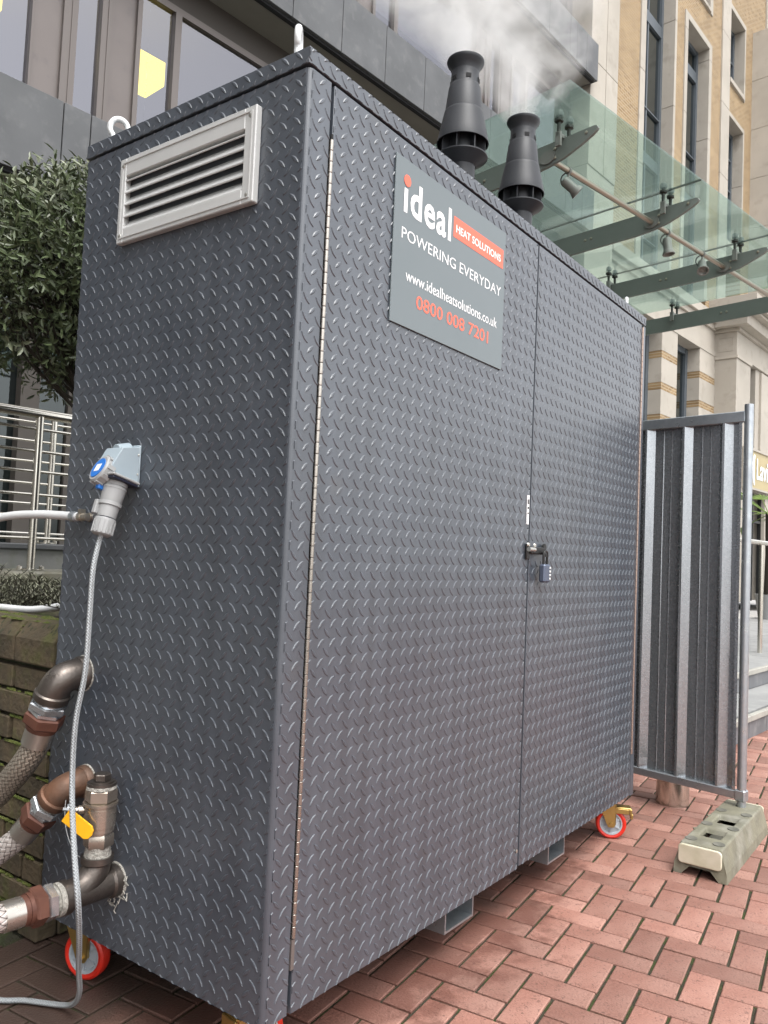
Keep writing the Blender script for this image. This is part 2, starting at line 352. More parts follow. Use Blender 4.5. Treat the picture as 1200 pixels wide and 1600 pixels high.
def emit(name, col, s):
    m = bpy.data.materials.new(name); m.use_nodes = True; N = m.node_tree.nodes; N.clear()
    e = N.new('ShaderNodeEmission'); e.inputs[0].default_value = (*col, 1); e.inputs[1].default_value = s
    o = N.new('ShaderNodeOutputMaterial'); m.node_tree.links.new(e.outputs[0], o.inputs[0]); return m
M['lamp'] = emit('lit office lamp', (1, .78, .06), 1.0)

# pavers: pinkish red, worn paler, damp darker patches, stained toward single pieces
def paver_mat():
    m = mat('red clay paver', (.250, .116, .087), .66, 0, .35, var=(.335, .186, .147), vscale=4.5, detail=10, rvar=.12, bump=.35, bscale=130, island=.28, noise2=(.20, .075, .05), n2scale=2.1, n2lo=.62, n2hi=.70)
    N = m.node_tree.nodes; L = m.node_tree.links; p = N['Principled BSDF']
    src = p.inputs['Base Color'].links[0].from_socket
    g = N.new('ShaderNodeNewGeometry')
    # dark specks and scuffs
    n = N.new('ShaderNodeTexNoise'); n.inputs['Scale'].default_value = 85; n.inputs['Detail'].default_value = 5; n.inputs['Distortion'].default_value = 1.5; L.new(g.outputs['Position'], n.inputs['Vector'])
    mr = N.new('ShaderNodeMapRange'); mr.inputs['From Min'].default_value = .58; mr.inputs['From Max'].default_value = .66; mr.inputs['To Max'].default_value = .75; L.new(n.outputs['Fac'], mr.inputs['Value'])
    mx = N.new('ShaderNodeMix'); mx.data_type = 'RGBA'; L.new(mr.outputs[0], mx.inputs[0]); L.new(src, mx.inputs[6]); mx.inputs[7].default_value = (.13, .07, .055, 1)
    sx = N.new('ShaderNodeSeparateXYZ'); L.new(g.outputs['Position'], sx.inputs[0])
    # rusty damp staining mixed with painted shade under and along the cabinet
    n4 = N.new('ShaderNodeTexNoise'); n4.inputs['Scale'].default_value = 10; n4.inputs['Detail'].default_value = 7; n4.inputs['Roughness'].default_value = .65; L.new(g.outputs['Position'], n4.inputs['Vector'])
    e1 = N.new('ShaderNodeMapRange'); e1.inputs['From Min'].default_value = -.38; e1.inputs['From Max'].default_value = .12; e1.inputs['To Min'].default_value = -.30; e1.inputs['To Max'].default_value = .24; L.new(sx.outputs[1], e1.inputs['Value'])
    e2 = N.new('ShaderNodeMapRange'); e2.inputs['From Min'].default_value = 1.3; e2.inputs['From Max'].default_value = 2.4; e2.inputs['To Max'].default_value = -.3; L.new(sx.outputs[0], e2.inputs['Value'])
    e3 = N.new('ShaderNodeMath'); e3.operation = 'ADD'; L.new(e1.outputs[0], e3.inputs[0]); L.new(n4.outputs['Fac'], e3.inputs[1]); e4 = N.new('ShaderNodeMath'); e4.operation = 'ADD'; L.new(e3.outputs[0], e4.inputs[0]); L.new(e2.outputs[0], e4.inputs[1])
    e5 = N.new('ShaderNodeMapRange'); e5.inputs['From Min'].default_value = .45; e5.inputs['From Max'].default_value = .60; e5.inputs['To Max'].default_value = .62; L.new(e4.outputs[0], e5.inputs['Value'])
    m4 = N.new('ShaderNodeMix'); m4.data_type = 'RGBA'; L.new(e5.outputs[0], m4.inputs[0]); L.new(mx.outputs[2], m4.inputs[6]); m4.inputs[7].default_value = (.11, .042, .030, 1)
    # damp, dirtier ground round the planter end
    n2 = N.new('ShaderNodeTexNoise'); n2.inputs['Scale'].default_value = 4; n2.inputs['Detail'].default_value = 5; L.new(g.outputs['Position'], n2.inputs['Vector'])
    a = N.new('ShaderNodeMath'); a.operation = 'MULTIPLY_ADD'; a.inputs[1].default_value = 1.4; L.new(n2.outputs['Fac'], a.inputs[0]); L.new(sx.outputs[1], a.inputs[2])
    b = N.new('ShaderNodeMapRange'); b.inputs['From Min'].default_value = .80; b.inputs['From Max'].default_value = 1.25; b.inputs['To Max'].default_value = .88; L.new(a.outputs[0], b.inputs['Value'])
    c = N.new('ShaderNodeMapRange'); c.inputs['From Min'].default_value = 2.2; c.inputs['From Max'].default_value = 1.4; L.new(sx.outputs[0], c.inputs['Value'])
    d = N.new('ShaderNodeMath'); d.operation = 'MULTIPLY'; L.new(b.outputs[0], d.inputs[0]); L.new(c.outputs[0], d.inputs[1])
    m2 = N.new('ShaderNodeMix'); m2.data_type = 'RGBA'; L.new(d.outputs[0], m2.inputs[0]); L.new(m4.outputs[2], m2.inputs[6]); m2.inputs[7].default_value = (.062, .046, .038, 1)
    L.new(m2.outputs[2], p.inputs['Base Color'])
    # wet patches are glossier
    r0 = p.inputs['Roughness'].links[0].from_socket if p.inputs['Roughness'].links else None
    m3 = N.new('ShaderNodeMix'); m3.data_type = 'FLOAT'; L.new(d.outputs[0], m3.inputs[0]); m3.inputs[2].default_value = .62; m3.inputs[3].default_value = .33
    if r0: L.new(r0, m3.inputs[2])
    L.new(m3.outputs[0], p.inputs['Roughness'])
    return m
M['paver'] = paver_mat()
M['joint'] = mat('mossy joint sand', (.030, .029, .015), .95, var=(.052, .047, .030), vscale=9, bump=.8, bscale=160, noise2=(.035, .05, .010), n2scale=14, n2lo=.48, n2hi=.6)

def brickwall_mat(name, c1, c2, cm, wlen=.225, hgt=.075):
    m = bpy.data.materials.new(name); m.use_nodes = True; N = m.node_tree.nodes; L = m.node_tree.links; p = N['Principled BSDF']; p.inputs['Roughness'].default_value = .85
    tc = N.new('ShaderNodeTexCoord'); sx = N.new('ShaderNodeSeparateXYZ'); cx = N.new('ShaderNodeCombineXYZ'); L.new(tc.outputs['Object'], sx.inputs[0])
    L.new(sx.outputs[0], cx.inputs[0]); L.new(sx.outputs[2], cx.inputs[1])
    b = N.new('ShaderNodeTexBrick'); b.inputs['Scale'].default_value = 1; b.inputs['Brick Width'].default_value = wlen; b.inputs['Row Height'].default_value = hgt; b.inputs['Mortar Size'].default_value = .011
    b.inputs['Color1'].default_value = (*c1, 1); b.inputs['Color2'].default_value = (*c2, 1); b.inputs['Mortar'].default_value = (*cm, 1); L.new(cx.outputs[0], b.inputs['Vector'])
    n = N.new('ShaderNodeTexNoise'); n.inputs['Scale'].default_value = 1.3; n.inputs['Detail'].default_value = 6; L.new(tc.outputs['Object'], n.inputs['Vector'])
    mr = N.new('ShaderNodeMapRange'); mr.inputs['To Min'].default_value = .75; mr.inputs['To Max'].default_value = 1.25; L.new(n.outputs['Fac'], mr.inputs['Value'])
    mx = N.new('ShaderNodeMix'); mx.data_type = 'RGBA'; mx.blend_type = 'MULTIPLY'; mx.inputs[0].default_value = 1; L.new(b.outputs['Color'], mx.inputs[6]); L.new(mr.outputs[0], mx.inputs[7]); L.new(mx.outputs[2], p.inputs['Base Color'])
    bp = N.new('ShaderNodeBump'); bp.inputs['Strength'].default_value = .8; bp.inputs['Distance'].default_value = .01; bp.invert = True; L.new(b.outputs['Fac'], bp.inputs['Height']); L.new(bp.outputs[0], p.inputs['Normal'])
    return m
M['ybrick'] = brickwall_mat('buff stock brick', (.31, .21, .105), (.20, .125, .056), (.37, .295, .20))

# sheet steel with spangle for the hoarding
def spangle():
    m = mat('spangled galvanised sheet', (.40, .42, .44), .26, .72)
    N = m.node_tree.nodes; L = m.node_tree.links; p = N['Principled BSDF']
    tc = N.new('ShaderNodeTexCoord'); v = N.new('ShaderNodeTexVoronoi'); v.inputs['Scale'].default_value = 120; L.new(tc.outputs['Object'], v.inputs['Vector'])
    s = N.new('ShaderNodeSeparateColor'); L.new(v.outputs['Color'], s.inputs[0])
    r = N.new('ShaderNodeValToRGB'); r.color_ramp.elements[0].color = (.33, .35, .37, 1); r.color_ramp.elements[1].color = (.38, .40, .42, 1); L.new(s.outputs[0], r.inputs[0]); L.new(r.outputs[0], p.inputs['Base Color'])
    mr = N.new('ShaderNodeMapRange'); mr.inputs['To Min'].default_value = .22; mr.inputs['To Max'].default_value = .29; L.new(s.outputs[1], mr.inputs['Value']); L.new(mr.outputs[0], p.inputs['Roughness'])
    return m
M['spangle'] = spangle()

# ================================================================== SETTING
# ------------------------------------------------------------------ ground and pavers
g = MB(); g.add([(-60, -60, -.035), (120, -60, -.035), (120, 90, -.035), (-60, 90, -.035)], [(0, 1, 2, 3)])
gr = g.build('ground', M['outergrey']); tag(gr, 'street ground running out under everything', 'ground', kind='structure')
PA = R_(-84.2); UA = Vector((math.cos(PA), math.sin(PA), 0)); UB = Vector((math.cos(R_(5.8)), math.sin(R_(5.8)), 0)); PP0 = Vector((1.149, .025, 0))
g = MB(); g.box((-4, -9, -.03), (14, 9, -.008))
pave = g.build('brick_pavement', M['joint']); tag(pave, 'red clay brick pavement laid in herringbone with mossy joints', 'pavement', kind='structure')
def paver_mesh(la, lb, seed):
    """la along UA, lb along UB; slightly uneven chamfered clay block, top at z=0"""
    r = random.Random(seed); c = .003
    j = lambda s=.0012: r.uniform(-s, s)
    o = [(-la/2+j(), -lb/2+j()), (la/2+j(), -lb/2+j()), (la/2+j(), lb/2+j()), (-la/2+j(), lb/2+j())]
    tz = [j(.0015) for _ in range(4)]
    vs = []
    for q in o: vs.append((q[0], q[1], -.012))
    for q in o: vs.append((q[0], q[1], -.0025))
    for q, z in zip(o, tz): vs.append((q[0]-math.copysign(c, q[0]), q[1]-math.copysign(c, q[1]), z*.6))
    vs = [UA*p[0]+UB*p[1]+Vector((0, 0, p[2])) for p in vs]
    fs = [(8, 9, 10, 11)] + [(a+k, a+(k+1) % 4, b+(k+1) % 4, b+k) for a, b in ((0, 4), (4, 8)) for k in range(4)]
    nrm = (vs[9]-vs[8]).cross(vs[10]-vs[9])
    if nrm.z < 0: fs = [f[::-1] for f in fs]
    return vs, fs
VAR = {o: [paver_mesh(*((.1900, .0918) if o == 'A' else (.0895, .1912)), 10+k) for k in range(4)] for o in 'AB'}
VME = {}
for o in 'AB':
    VME[o] = []
    for k in range(4):
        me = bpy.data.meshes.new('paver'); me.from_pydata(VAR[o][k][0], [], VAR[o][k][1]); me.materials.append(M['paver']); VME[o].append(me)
cand = []
for i in range(-75, 95):
    for j in range(-60, 150):
        k = (i+j+1) % 4
        if k == 0: c = (i+1, j+.5, 'A')
        elif k == 2: c = (i+.5, j+1, 'B')
        else: continue
        p = PP0 + UA*(c[0]*.1) + UB*(c[1]*.1)
        if not (-3.2 < p.x < 12.5 and -6 < p.y < 3.0): continue
        if p.y > 1.05 and p.x > .1: continue
        if p.x > 4.2 and p.y > .05+.0872*(5-p.x)+.1 : continue
        q = proj(p); score = 1e9
        if q and -30 < q[0] < 1230 and -30 < q[1] < 1640 and not (.05 < p.x < 2.45 and p.y > .4): score = q[2]
        cand.append((score, p, c[2]))
cand.sort(key=lambda t: t[0])
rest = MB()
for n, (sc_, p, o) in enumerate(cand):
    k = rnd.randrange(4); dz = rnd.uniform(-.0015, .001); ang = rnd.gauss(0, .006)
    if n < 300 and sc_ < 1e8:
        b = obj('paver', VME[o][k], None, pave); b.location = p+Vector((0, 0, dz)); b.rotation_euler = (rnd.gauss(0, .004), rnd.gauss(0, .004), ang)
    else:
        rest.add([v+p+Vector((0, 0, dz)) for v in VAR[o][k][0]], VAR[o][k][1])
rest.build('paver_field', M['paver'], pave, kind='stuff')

# ------------------------------------------------------------------ entrance steps and platform
RF = -5
st = thing('entrance_steps', 'grey stone entrance steps with pale nosings beside the brick pavement', 'steps', (4.996, .056, 0), R_(RF)); st['kind'] = 'structure'
for k, (off, z) in enumerate(((0, .172), (.41, .342))):
    for q, (a, b) in enumerate(((-.75, .12), (.12, .55), (.55, .98), (.98, 1.4), (1.4, 2.3), (2.3, 3.4), (3.4, 4.6), (4.6, 5.8))):
        m_ = MB(); m_.box((a+.004, off, z-.172 if k == 0 else z-.17), (b-.004, off+.05, z-.045)); m_.build('riser', M['riser'], st)
        m_ = MB(); m_.box((a+.003, off-.018, z-.045), (b-.003, off+.02, z), ch=.004); m_.build('nosing', M['stepedge'], st)
m_ = MB()
m_.box((-.75, .05, -.02), (5.8, .41, .168)); m_.build('tread', M['step'], st)
for a in np.arange(-.75, 13, .6):
    for b, d in ((.43, .9), (.904, 1.5), (1.504, 2.1), (2.104, 2.9)):
        m_ = MB(); m_.box((a+.003, b, .0), (a+.597, d, .34+rnd.uniform(-.001, .001))); m_.build('platform_slab', M['step'], st)

# ------------------------------------------------------------------ building added out of frame to darken the cabinet end and hoarding reflections
fb = MB(); fb.box((-20, -3, 0), (-9, 26, 13))
tag(fb.build('added_building', M['outergrey']), 'plain building added out of view, darkening the cabinet end and hoarding reflections', 'building')

# ------------------------------------------------------------------ grey office building
ob = thing('office_building', 'grey stone clad office building with bronze windows and projecting spandrels behind the cabinet', 'building', (0, 6.5, 0), R_(RF))
SJ = [-5, -4, -3, -2, -.95, .1, 1.07, 2.06, 3.03, 3.33, 4.05, 5.03, 6.01, 6.93, 7.86, 8.8, 9.73, 10.66, 11.6, 12.55, 13.39, 13.68, 14.1, 14.55]
ROWS = [(4.85, 5.73), (8.28, 9.17), (11.60, 12.42), (15.0, 15.9)]
for z0, z1 in ROWS:
    for a, b in zip(SJ[:-1], SJ[1:]):
        MB().box((a+.006, 0, z0), (b-.006, .06, z1), ch=.004).build('cladding_panel', M['clad'], ob)
    MB().box((-5, .05, z0-.035), (14.54, .12, z1-.01)).build('spandrel_core', M['dark'], ob)
    MB().box((-5, .122, z0-.02), (14.54, .62, z0+.25)).build('soffit', M['soffit'], ob)
    MB().box((14.54, .001, z0+.01), (14.62, .62, z1)).build('end_panel', M['clad'], ob)
SEQ = [('f', .03), ('b', .31), ('f', .16), ('p', .28), ('f', .13), ('b', .31), ('f', .06), ('p', .45), ('f', .09), ('p', 2.18)]
for fl in range(3):
    zs = ROWS[fl][1]-.02; zt = ROWS[fl+1][0]
    zh = zt-.48
    MB().box((-5, .60, zh+.085), (14.5, .75, zt)).build('head_panel', M['headbox'], ob)
    fr = MB(); fr.box((-5, .555, zh), (14.5, .64, zh+.085)); fr.box((-5, .555, zs-.1), (14.5, .64, zs+.05))
    F_ = fr.build('window_frame', M['bronzedk'], ob)
    for base in (-5.13, -1.13, 2.87, 6.87, 10.87):
        s_ = base
        for kind, wd in SEQ:
            a, b = max(s_, -5), min(s_+wd, 14.5); s_ += wd
            if b-a < .02: continue
            if kind == 'f':
                mid = MB().box((a, .535, zs+.05), (b, .63, zh))
                if wd > .1: mid.box((a+wd*.55, .525, zs+.05), (a+wd*.55+.02, .535, zh))
                mid.build('mullion', M['bronzedk'], F_)
            elif kind == 'b': MB().box((a, .575, zs+.05), (b, .63, zh)).build('bronze_panel', M['bronze'], ob)
            else:
                x = MB(); x.add([(a, .60, zs+.05), (b, .60, zs+.05), (b, .60, zh), (a, .60, zh)], [(0, 1, 2, 3)]); x.build('pane', M['pane'], F_)
    if fl > 0: continue
    x = MB(); x.add([(-5, .66, zs-.1), (14.4, .66, zs-.1), (14.4, 6, zs-.1), (-5, 6, zs-.1), (-5, .66, zt), (14.4, .66, zt), (14.4, 6, zt), (-5, 6, zt)], [(0, 1, 2, 3), (4, 7, 6, 5), (2, 6, 7, 3), (0, 3, 7, 4), (1, 5, 6, 2)])
    x.build('office_room', M['inside'], ob)
for fl in (1, 2):
    z0, z1 = ROWS[fl][1]-.1, ROWS[fl+1][0]
    x = MB(); x.add([(-5, 3, z0), (14.4, 3, z0), (14.4, 3, z1), (-5, 3, z1)], [(0, 1, 2, 3)]); x.build('office_room', M['inside'], ob)
MB().box((-5, .1, 16), (14.6, 8, 17.2)).build('roof', M['clad'], ob)
MB().box((-5, 5.9, 0), (14.5, 6.1, 16)).build('wall', M['clad'], ob)
MB().box((-5.2, .02, 0), (-5, 6, 16)).build('wall', M['clad'], ob)
# ground floor: lobby glazing
gf = MB()
for s_ in np.arange(-5, 14.5, .95): gf.box((s_, .54, .9), (s_+.06, .62, 4.83))
gf.box((-5, .54, .9), (14.5, .62, 1.02)); gf.box((-5, .54, 4.6), (14.5, .62, 4.83))
G_ = gf.build('lobby_frame', M['headbox'], ob)
x = MB(); x.add([(-5, .58, 1), (14.5, .58, 1), (14.5, .58, 4.7), (-5, .58, 4.7)], [(0, 1, 2, 3)]); x.build('pane', M['lobbyglass'], G_)
x = MB(); x.add([(-5, 2.6, .9), (14.4, 2.6, .9), (14.4, 2.6, 4.8), (-5, 2.6, 4.8)], [(0, 1, 2, 3)]); x.build('lobby_room', M['insideg'], ob)
for a, b, mm in ((2.42, 2.62, 'clad'), (2.98, 3.18, 'headbox'), (5.5, 5.9, 'clad'), (-1, -.6, 'clad')):
    MB().box((a, .44, .9), (b, .56, 4.84)).build('pier', M[mm], ob)
for (s0, s1, y0, y1, z0, z1, lb) in ((4.57, 4.96, 1.3, 1.75, 7.3, 7.62, 'yellow lit box lamp seen through the window above the cabinet'), (2.95, 3.2, 2.2, 2.6, 7.75, 7.95, 'warm lit lamp in the window at the top corner')):
    lp = MB().box((s0, y0, z0), (s1, y1, z1), M=Matrix.Translation((0, 6.5, 0)) @ Matrix.Rotation(R_(RF), 4, 'Z')); lo = lp.build('office_lamp', M['lamp']); tag(lo, lb, 'lamp', 'lamps inside the office')

# ------------------------------------------------------------------ buff brick and stone building
bb = thing('brick_building', 'buff brick and pale stone building with blue grey windows beyond the glass canopy', 'building', (0, 6.8, 0), R_(RF))
def sb(a, b, y0, y1, z0, z1, nm='stone_block', mm='stone', ch=.008): return MB().box((a, y0, z0), (b, y1, z1), ch=ch).build(nm, M[mm], bb)
def stack(a, b, y0, y1, z0, z1, step, nm='stone_block', mm='stone'):
    z = z0
    while z < z1-.01: sb(a, b, y0, y1, z+.004, min(z+step, z1)-.004, nm, mm); z += step
ZT = 28.0
stack(14.64, 15.345, -.14, .5, 9.84, ZT, 2.4); stack(15.37, 15.95, -.14, .5, 9.84, ZT, 2.4); sb(14.64, 15.95, -.12, .5, 0, 9.84)
MB().box((14.66, -.1, 9.9), (15.9, .4, ZT-.1)).build('wall_core', M['stone'], bb)
def brick(a, b, z0, z1, y=0): return MB().box((a, y, z0), (b, .5, z1)).build('brick_wall', M['ybrick'], bb)
LZ = 8.62
brick(15.95, 17.36, LZ, ZT); brick(19.575, 20.16, LZ, ZT); brick(22.21, 23.05, LZ, ZT); brick(25.21, 26.1, LZ, ZT); brick(26.1, 31, 18.9, ZT); stack(27.3, 28.2, -.06, .4, 18.95, ZT, 2.4)
brick(20.16, 22.21, 16.46, 17.35); brick(23.74, 25.21, 15.24, 16.15); brick(23.74, 25.21, 18.66, ZT)
stack(23.05, 23.74, -.05, .5, LZ, ZT, 2.2)
def opening(s0, s1, z0, z1, wl, wr, wt, wb, rec=.36, bars=(), frame=.12, mid=True):
    """stone surround with reveals, painted frame and glass"""
    if wl: stack(s0-wl, s0, -.04, rec+.1, z0-wb, z1+wt, 2.35, 'surround')
    if wr: stack(s1, s1+wr, -.04, rec+.1, z0-wb, z1+wt, 2.35, 'surround')
    if wt: sb(s0, s1, -.04, rec+.1, z1, z1+wt, 'lintel')
    if wb: sb(s0, s1, -.07, rec+.1, z0-wb, z0, 'sill')
    y = rec
    f = MB(); f.box((s0, y-.07, z0), (s0+frame, y+.05, z1)); f.box((s1-frame, y-.07, z0), (s1, y+.05, z1)); f.box((s0+frame, y-.06, z1-frame), (s1-frame, y+.05, z1)); f.box((s0+frame, y-.06, z0), (s1-frame, y+.05, z0+frame))
    for b, t in bars: f.box((s0+frame, y-.065, b), (s1-frame, y+.05, b+t))
    if mid:
        c = (s0+s1)/2; f.box((c-.03, y-.05, z0+frame), (c+.03, y+.04, z1-frame))
    F2 = f.build('window_frame', M['winframe'], bb)
    p = MB(); p.add([(s0+.02, y, z0+.02), (s1-.02, y, z0+.02), (s1-.02, y, z1-.02), (s0+.02, y, z1-.02)], [(0, 1, 2, 3)]); p.build('pane', M['paneb'], F2)
bars = [(z, .035) for z in (9.6, 13.0, 16.6, 20.2, 24)] + [(11.55, .30), (15.3, .30), (18.9, .30), (22.5, .3)]
opening(17.64, 19.45, 8.7, ZT, .28, .125, 0, 0, bars=bars)
opening(20.36, 22.0, 8.9, 16.27, .2, .21, .19, 0, bars=[b for b in bars if b[0] < 16])
opening(20.36, 22.0, 17.45, ZT, .2, .21, 0, .1, bars=[(19, .06)])
opening(23.75, 25.12, 16.3, 18.5, 0, .09, .16, .15, bars=[(17.4, .05)])
opening(23.75, 25.12, 11.2, 15.1, 0, .09, .14, .15, bars=[(13.2, .05), (14.2, .05)])
# banded stone ground storey
BANDS = [(1.64+.83*k, 1.82+.83*k) for k in range(7)]
def banded(a, b, z0=.3, z1=7.52):
    z = z0
    for u0, u1 in BANDS:
        if u0 > z1: break
        sb(a, b, 0, .5, z, u0-.003, 'stone_block'); MB().box((a, .004, u0), (b, .5, u1)).build('brick_band', M['ybrick'], bb); z = u1+.003
    sb(a, b, 0, .5, z, z1, 'stone_block')
banded(15.95, 17.55); banded(19.2, 20.24); banded(21.89, 23.12)
for a, b in ((17.55, 19.2), (20.24, 21.89)):
    opening(a, b, 1.6, 7.46, 0, 0, 0, 0, rec=.42, bars=[(4.6, .1)], frame=.17); sb(a, b, 0, .5, .3, 1.6)
sb(15.95, 23.12, -.02, .5, 7.46, 7.62, 'moulding'); sb(15.95, 23.12, 0, .5, 7.62, 8.2, 'frieze'); sb(15.95, 23.12, -.07, .5, 8.2, 8.36, 'moulding'); sb(15.95, 23.12, -.16, .5, 8.36, 8.62, 'cornice')
# portico bay
sb(23.1, 24.38, -.62, .5, .3, 7.36, 'pillar'); sb(23.06, 24.42, -.66, .45, 7.36, 7.45, 'capital'); sb(23.08, 31, -.63, .5, 7.45, 8.14, 'architrave')
for a, b, c, d in ((7.58, 7.60, -.50, -.12), (7.98, 8.0, -.50, -.12)):
    sb(23.065, 23.078, c, d, a, b, 'panel_moulding', ch=0)
for c in (-.52, -.12): sb(23.065, 23.078, c, c+.02, 7.58, 8.0, 'panel_moulding', ch=0)
sb(23.0, 31, -.72, .5, 8.14, 8.24, 'moulding'); sb(22.75, 31, -1.0, .5, 8.24, 8.55, 'cornice'); sb(22.6, 31, -1.2, .5, 8.55, 8.62, 'moulding'); sb(22.5, 31, -1.32, .5, 8.64, 9.0, 'cornice')
opening(24.38, 25.12, 4.9, 7.36, 0, 0, 0, 0, rec=-.25, frame=.1, mid=False); sb(25.12, 31, -.55, .5, 4.9, 7.45, 'pilaster'); sb(25.5, 26.3, -.62, -.54, 4.9, 7.4, 'pilaster')
sb(24.38, 24.50, -.60, .5, .3, 4.9, 'door_jamb'); sb(26.15, 31, -.6, .5, .3, 4.9, 'pillar'); sb(24.5, 26.15, -.6, .5, 3.62, 4.9, 'lintel')
x = MB(); x.box((24.50, -.2, .3), (26.15, -.1, 3.62)); x.build('door_recess', M['dark'], bb)
x = MB(); x.box((24.50, -.5, .3), (24.56, -.4, 3.6)); x.box((26.06, -.5, .3), (26.12, -.4, 3.6)); x.box((25.28, -.5, .3), (25.34, -.4, 3.6)); x.box((24.5, -.5, 2.7), (26.1, -.4, 2.78)); x.build('door_frame', M['blackiron'], bb)
# upper projecting stone bay
stack(25.99, 31, -1.3, .5, 9.0, 18.9, 1.65)
MB().box((14.7, .45, .3), (31, 8, ZT)).build('wall_core', M['insideg'], bb)

# restaurant sign
sg = thing('restaurant_sign', 'gold sign board with white lettering on the stone portico', 'sign', (0, 6.8, 0), R_(RF))
MB().box((23.8, -.72, 3.68), (27.3, -.63, 4.83)).build('sign_board', M['gold'], sg)
b_ = MB(); b_.box((23.76, -.76, 3.64), (27.34, -.63, 3.70)); b_.box((23.76, -.76, 4.81), (27.34, -.63, 4.87)); b_.box((23.76, -.76, 3.7), (23.82, -.63, 4.81)); b_.build('border', M['stone'], sg)
for cx, wd in ((24.05, .10), (24.42, .13)):
    poly = [(cx+.22-.26*math.cos(t), .5*math.sin(t)) for t in np.linspace(-1.25, 1.25, 9)] + [(cx+.22+wd*.2-(.26-wd)*math.cos(t), .47*math.sin(t)) for t in np.linspace(1.1, -1.1, 9)]
    MB().prism([(p[0], p[1]) for p in poly], .70, .74, M=Matrix(((1, 0, 0, 0), (0, 0, -1, 0), (0, 1, 0, 4.25), (0, 0, 0, 1)))).build('logo_stroke', M['white'], sg)

# text helper: built-in font, fitted to a box on a plane
def text_mesh(body, x0, x1, z0, z1, y, m, name, parent, bold=0, depth=.0, shear=0, space=1):
    cu = bpy.data.curves.new(name, 'FONT'); cu.body = body; cu.size = 1; cu.offset = bold; cu.resolution_u = 3; cu.shear = shear; cu.space_character = space
    t = bpy.data.objects.new(name, cu); COL.objects.link(t); bpy.context.view_layer.update()
    me = bpy.data.meshes.new_from_object(t.evaluated_get(bpy.context.evaluated_depsgraph_get())); bpy.data.objects.remove(t); bpy.data.curves.remove(cu)
    n = len(me.vertices); co = np.empty(n*3); me.vertices.foreach_get('co', co); co = co.reshape(-1, 3)
    mn = co.min(0); mx = co.max(0)
    X = x0+(co[:, 0]-mn[0])/(mx[0]-mn[0])*(x1-x0); Z = z0+(co[:, 1]-mn[1])/(mx[1]-mn[1])*(z1-z0)
    new = np.stack([X, np.full(n, y), Z], 1); me.vertices.foreach_set('co', new.ravel().astype(np.float32)); me.materials.clear(); me.name = name; me.update()
    # one mesh per word
    xs = np.sort(X); gaps = [(xs[i]+xs[i+1])/2 for i in range(n-1) if xs[i+1]-xs[i] > .30*(z1-z0)*(1 if ' ' in body else 99)]
    P3 = np.stack([X, np.full(n, y), Z], 1); groups = {}
    for p in me.polygons: groups.setdefault(int(np.searchsorted(gaps, X[p.vertices[0]])), []).append(list(p.vertices))
    o = None
    for k in sorted(groups):
        used = sorted({v for f in groups[k] for v in f}); ix = {v: i for i, v in enumerate(used)}
        m2 = bpy.data.meshes.new(name); m2.from_pydata([tuple(P3[v]) for v in used], [], [[ix[v] for v in f] for f in groups[k]]); o = obj(name, m2, m, parent)
    bpy.data.meshes.remove(me)
    return o
text_mesh('Laviner', 24.78, 27.0, 3.98, 4.62, -.735, M['white'], 'lettering', sg, .02)

# ------------------------------------------------------------------ glass entrance canopy
cn = thing('glass_canopy', 'green glass entrance canopy on curved grey steel fins beyond the flues', 'canopy', (3.239, .796, 0), R_(-11))
ZC = 4.3
GJ = [0, 1.805, 3.215, 4.62]
for a, b in zip(GJ[:-1], GJ[1:]):
    MB().box((a+.006, 0, ZC-.007), (b-.006, 5.0, ZC+.007)).build('glass_panel', M['canopyglass'], cn)
    if b > 4.6: continue
    e_ = MB(); e_.box((b-.006, 0.0, ZC-.006), (b+.006, 5.0, ZC+.006)); e_.build('glass_joint', M['fitdk'], cn)
for fu in (.38, 1.83, 3.17, 4.53):
    top, bot = ZC-.125, ZC-.30
    poly = [(.022, top-.025), (.03, top-.008), (.05, top), (.5, top), (5.2, top), (5.2, bot), (.58, bot), (.42, bot+.010), (.28, bot+.035), (.15, bot+.080), (.06, bot+.118), (.03, bot+.138)]
    Mx = Matrix(((0, 0, 1, fu-.011), (1, 0, 0, 0), (0, 1, 0, 0), (0, 0, 0, 1)))
    F3 = MB().prism(poly, 0, .022, M=Mx).build('fin', M['canopysteel'], cn)
    bt = MB()
    for v, z in ((.11, top-.03), (.36, top-.055), (.36, top-.12), (1.0, top-.08), (1.06, top-.08), (2.2, top-.08)):
        bt.lathe([(.012, 0), (.012, .006), (.004, .009)], axis_mat((fu-.012, v, z), (-1, 0, 0)), 8)
    bt.build('bolt_heads', M['rod'], F3)
    for v in (.30, 1.62):
        for du in (-.06, .06):
            q = MB(); u = fu+du+.0
            q.lathe([(.0, .05), (.024, .048), (.030, .03), (.026, .012), (.012, .008), (.012, -.004), (.030, -.012), (.030, -.028), (.014, -.034), (.012, -.10)], axis_mat((u, v, ZC), (0, 0, 1)), 14)
            q.build('glass_fitting', M['fitdk'], cn); q = MB()
            q.box((fu-.012 if du > 0 else u-.012, v-.012, ZC-.13), (u+.012 if du > 0 else fu+.012, v+.012, ZC-.105))
            q.box((u-.012, v-.02, ZC-.2), (u+.012, v+.02, ZC-.1))
            q.build('fitting_bracket', M['spot'], cn)
    MB().lathe([(.048, 0), (.048, .008), (.03, .012)], axis_mat((fu-.024, .42, ZC-.225), (1, 0, 0)) @ Matrix.Scale(1.35, 4, (0, 1, 0)), 20).build('rod_flange', M['spot'], cn)
for a, b in ((.38, 1.83), (1.83, 3.17), (3.17, 4.53)):
    MB().tube([(a+.012, .42, ZC-.225), (b-.024, .42, ZC-.225)], .021, 12).build('lamp_rod', M['rod'], cn)
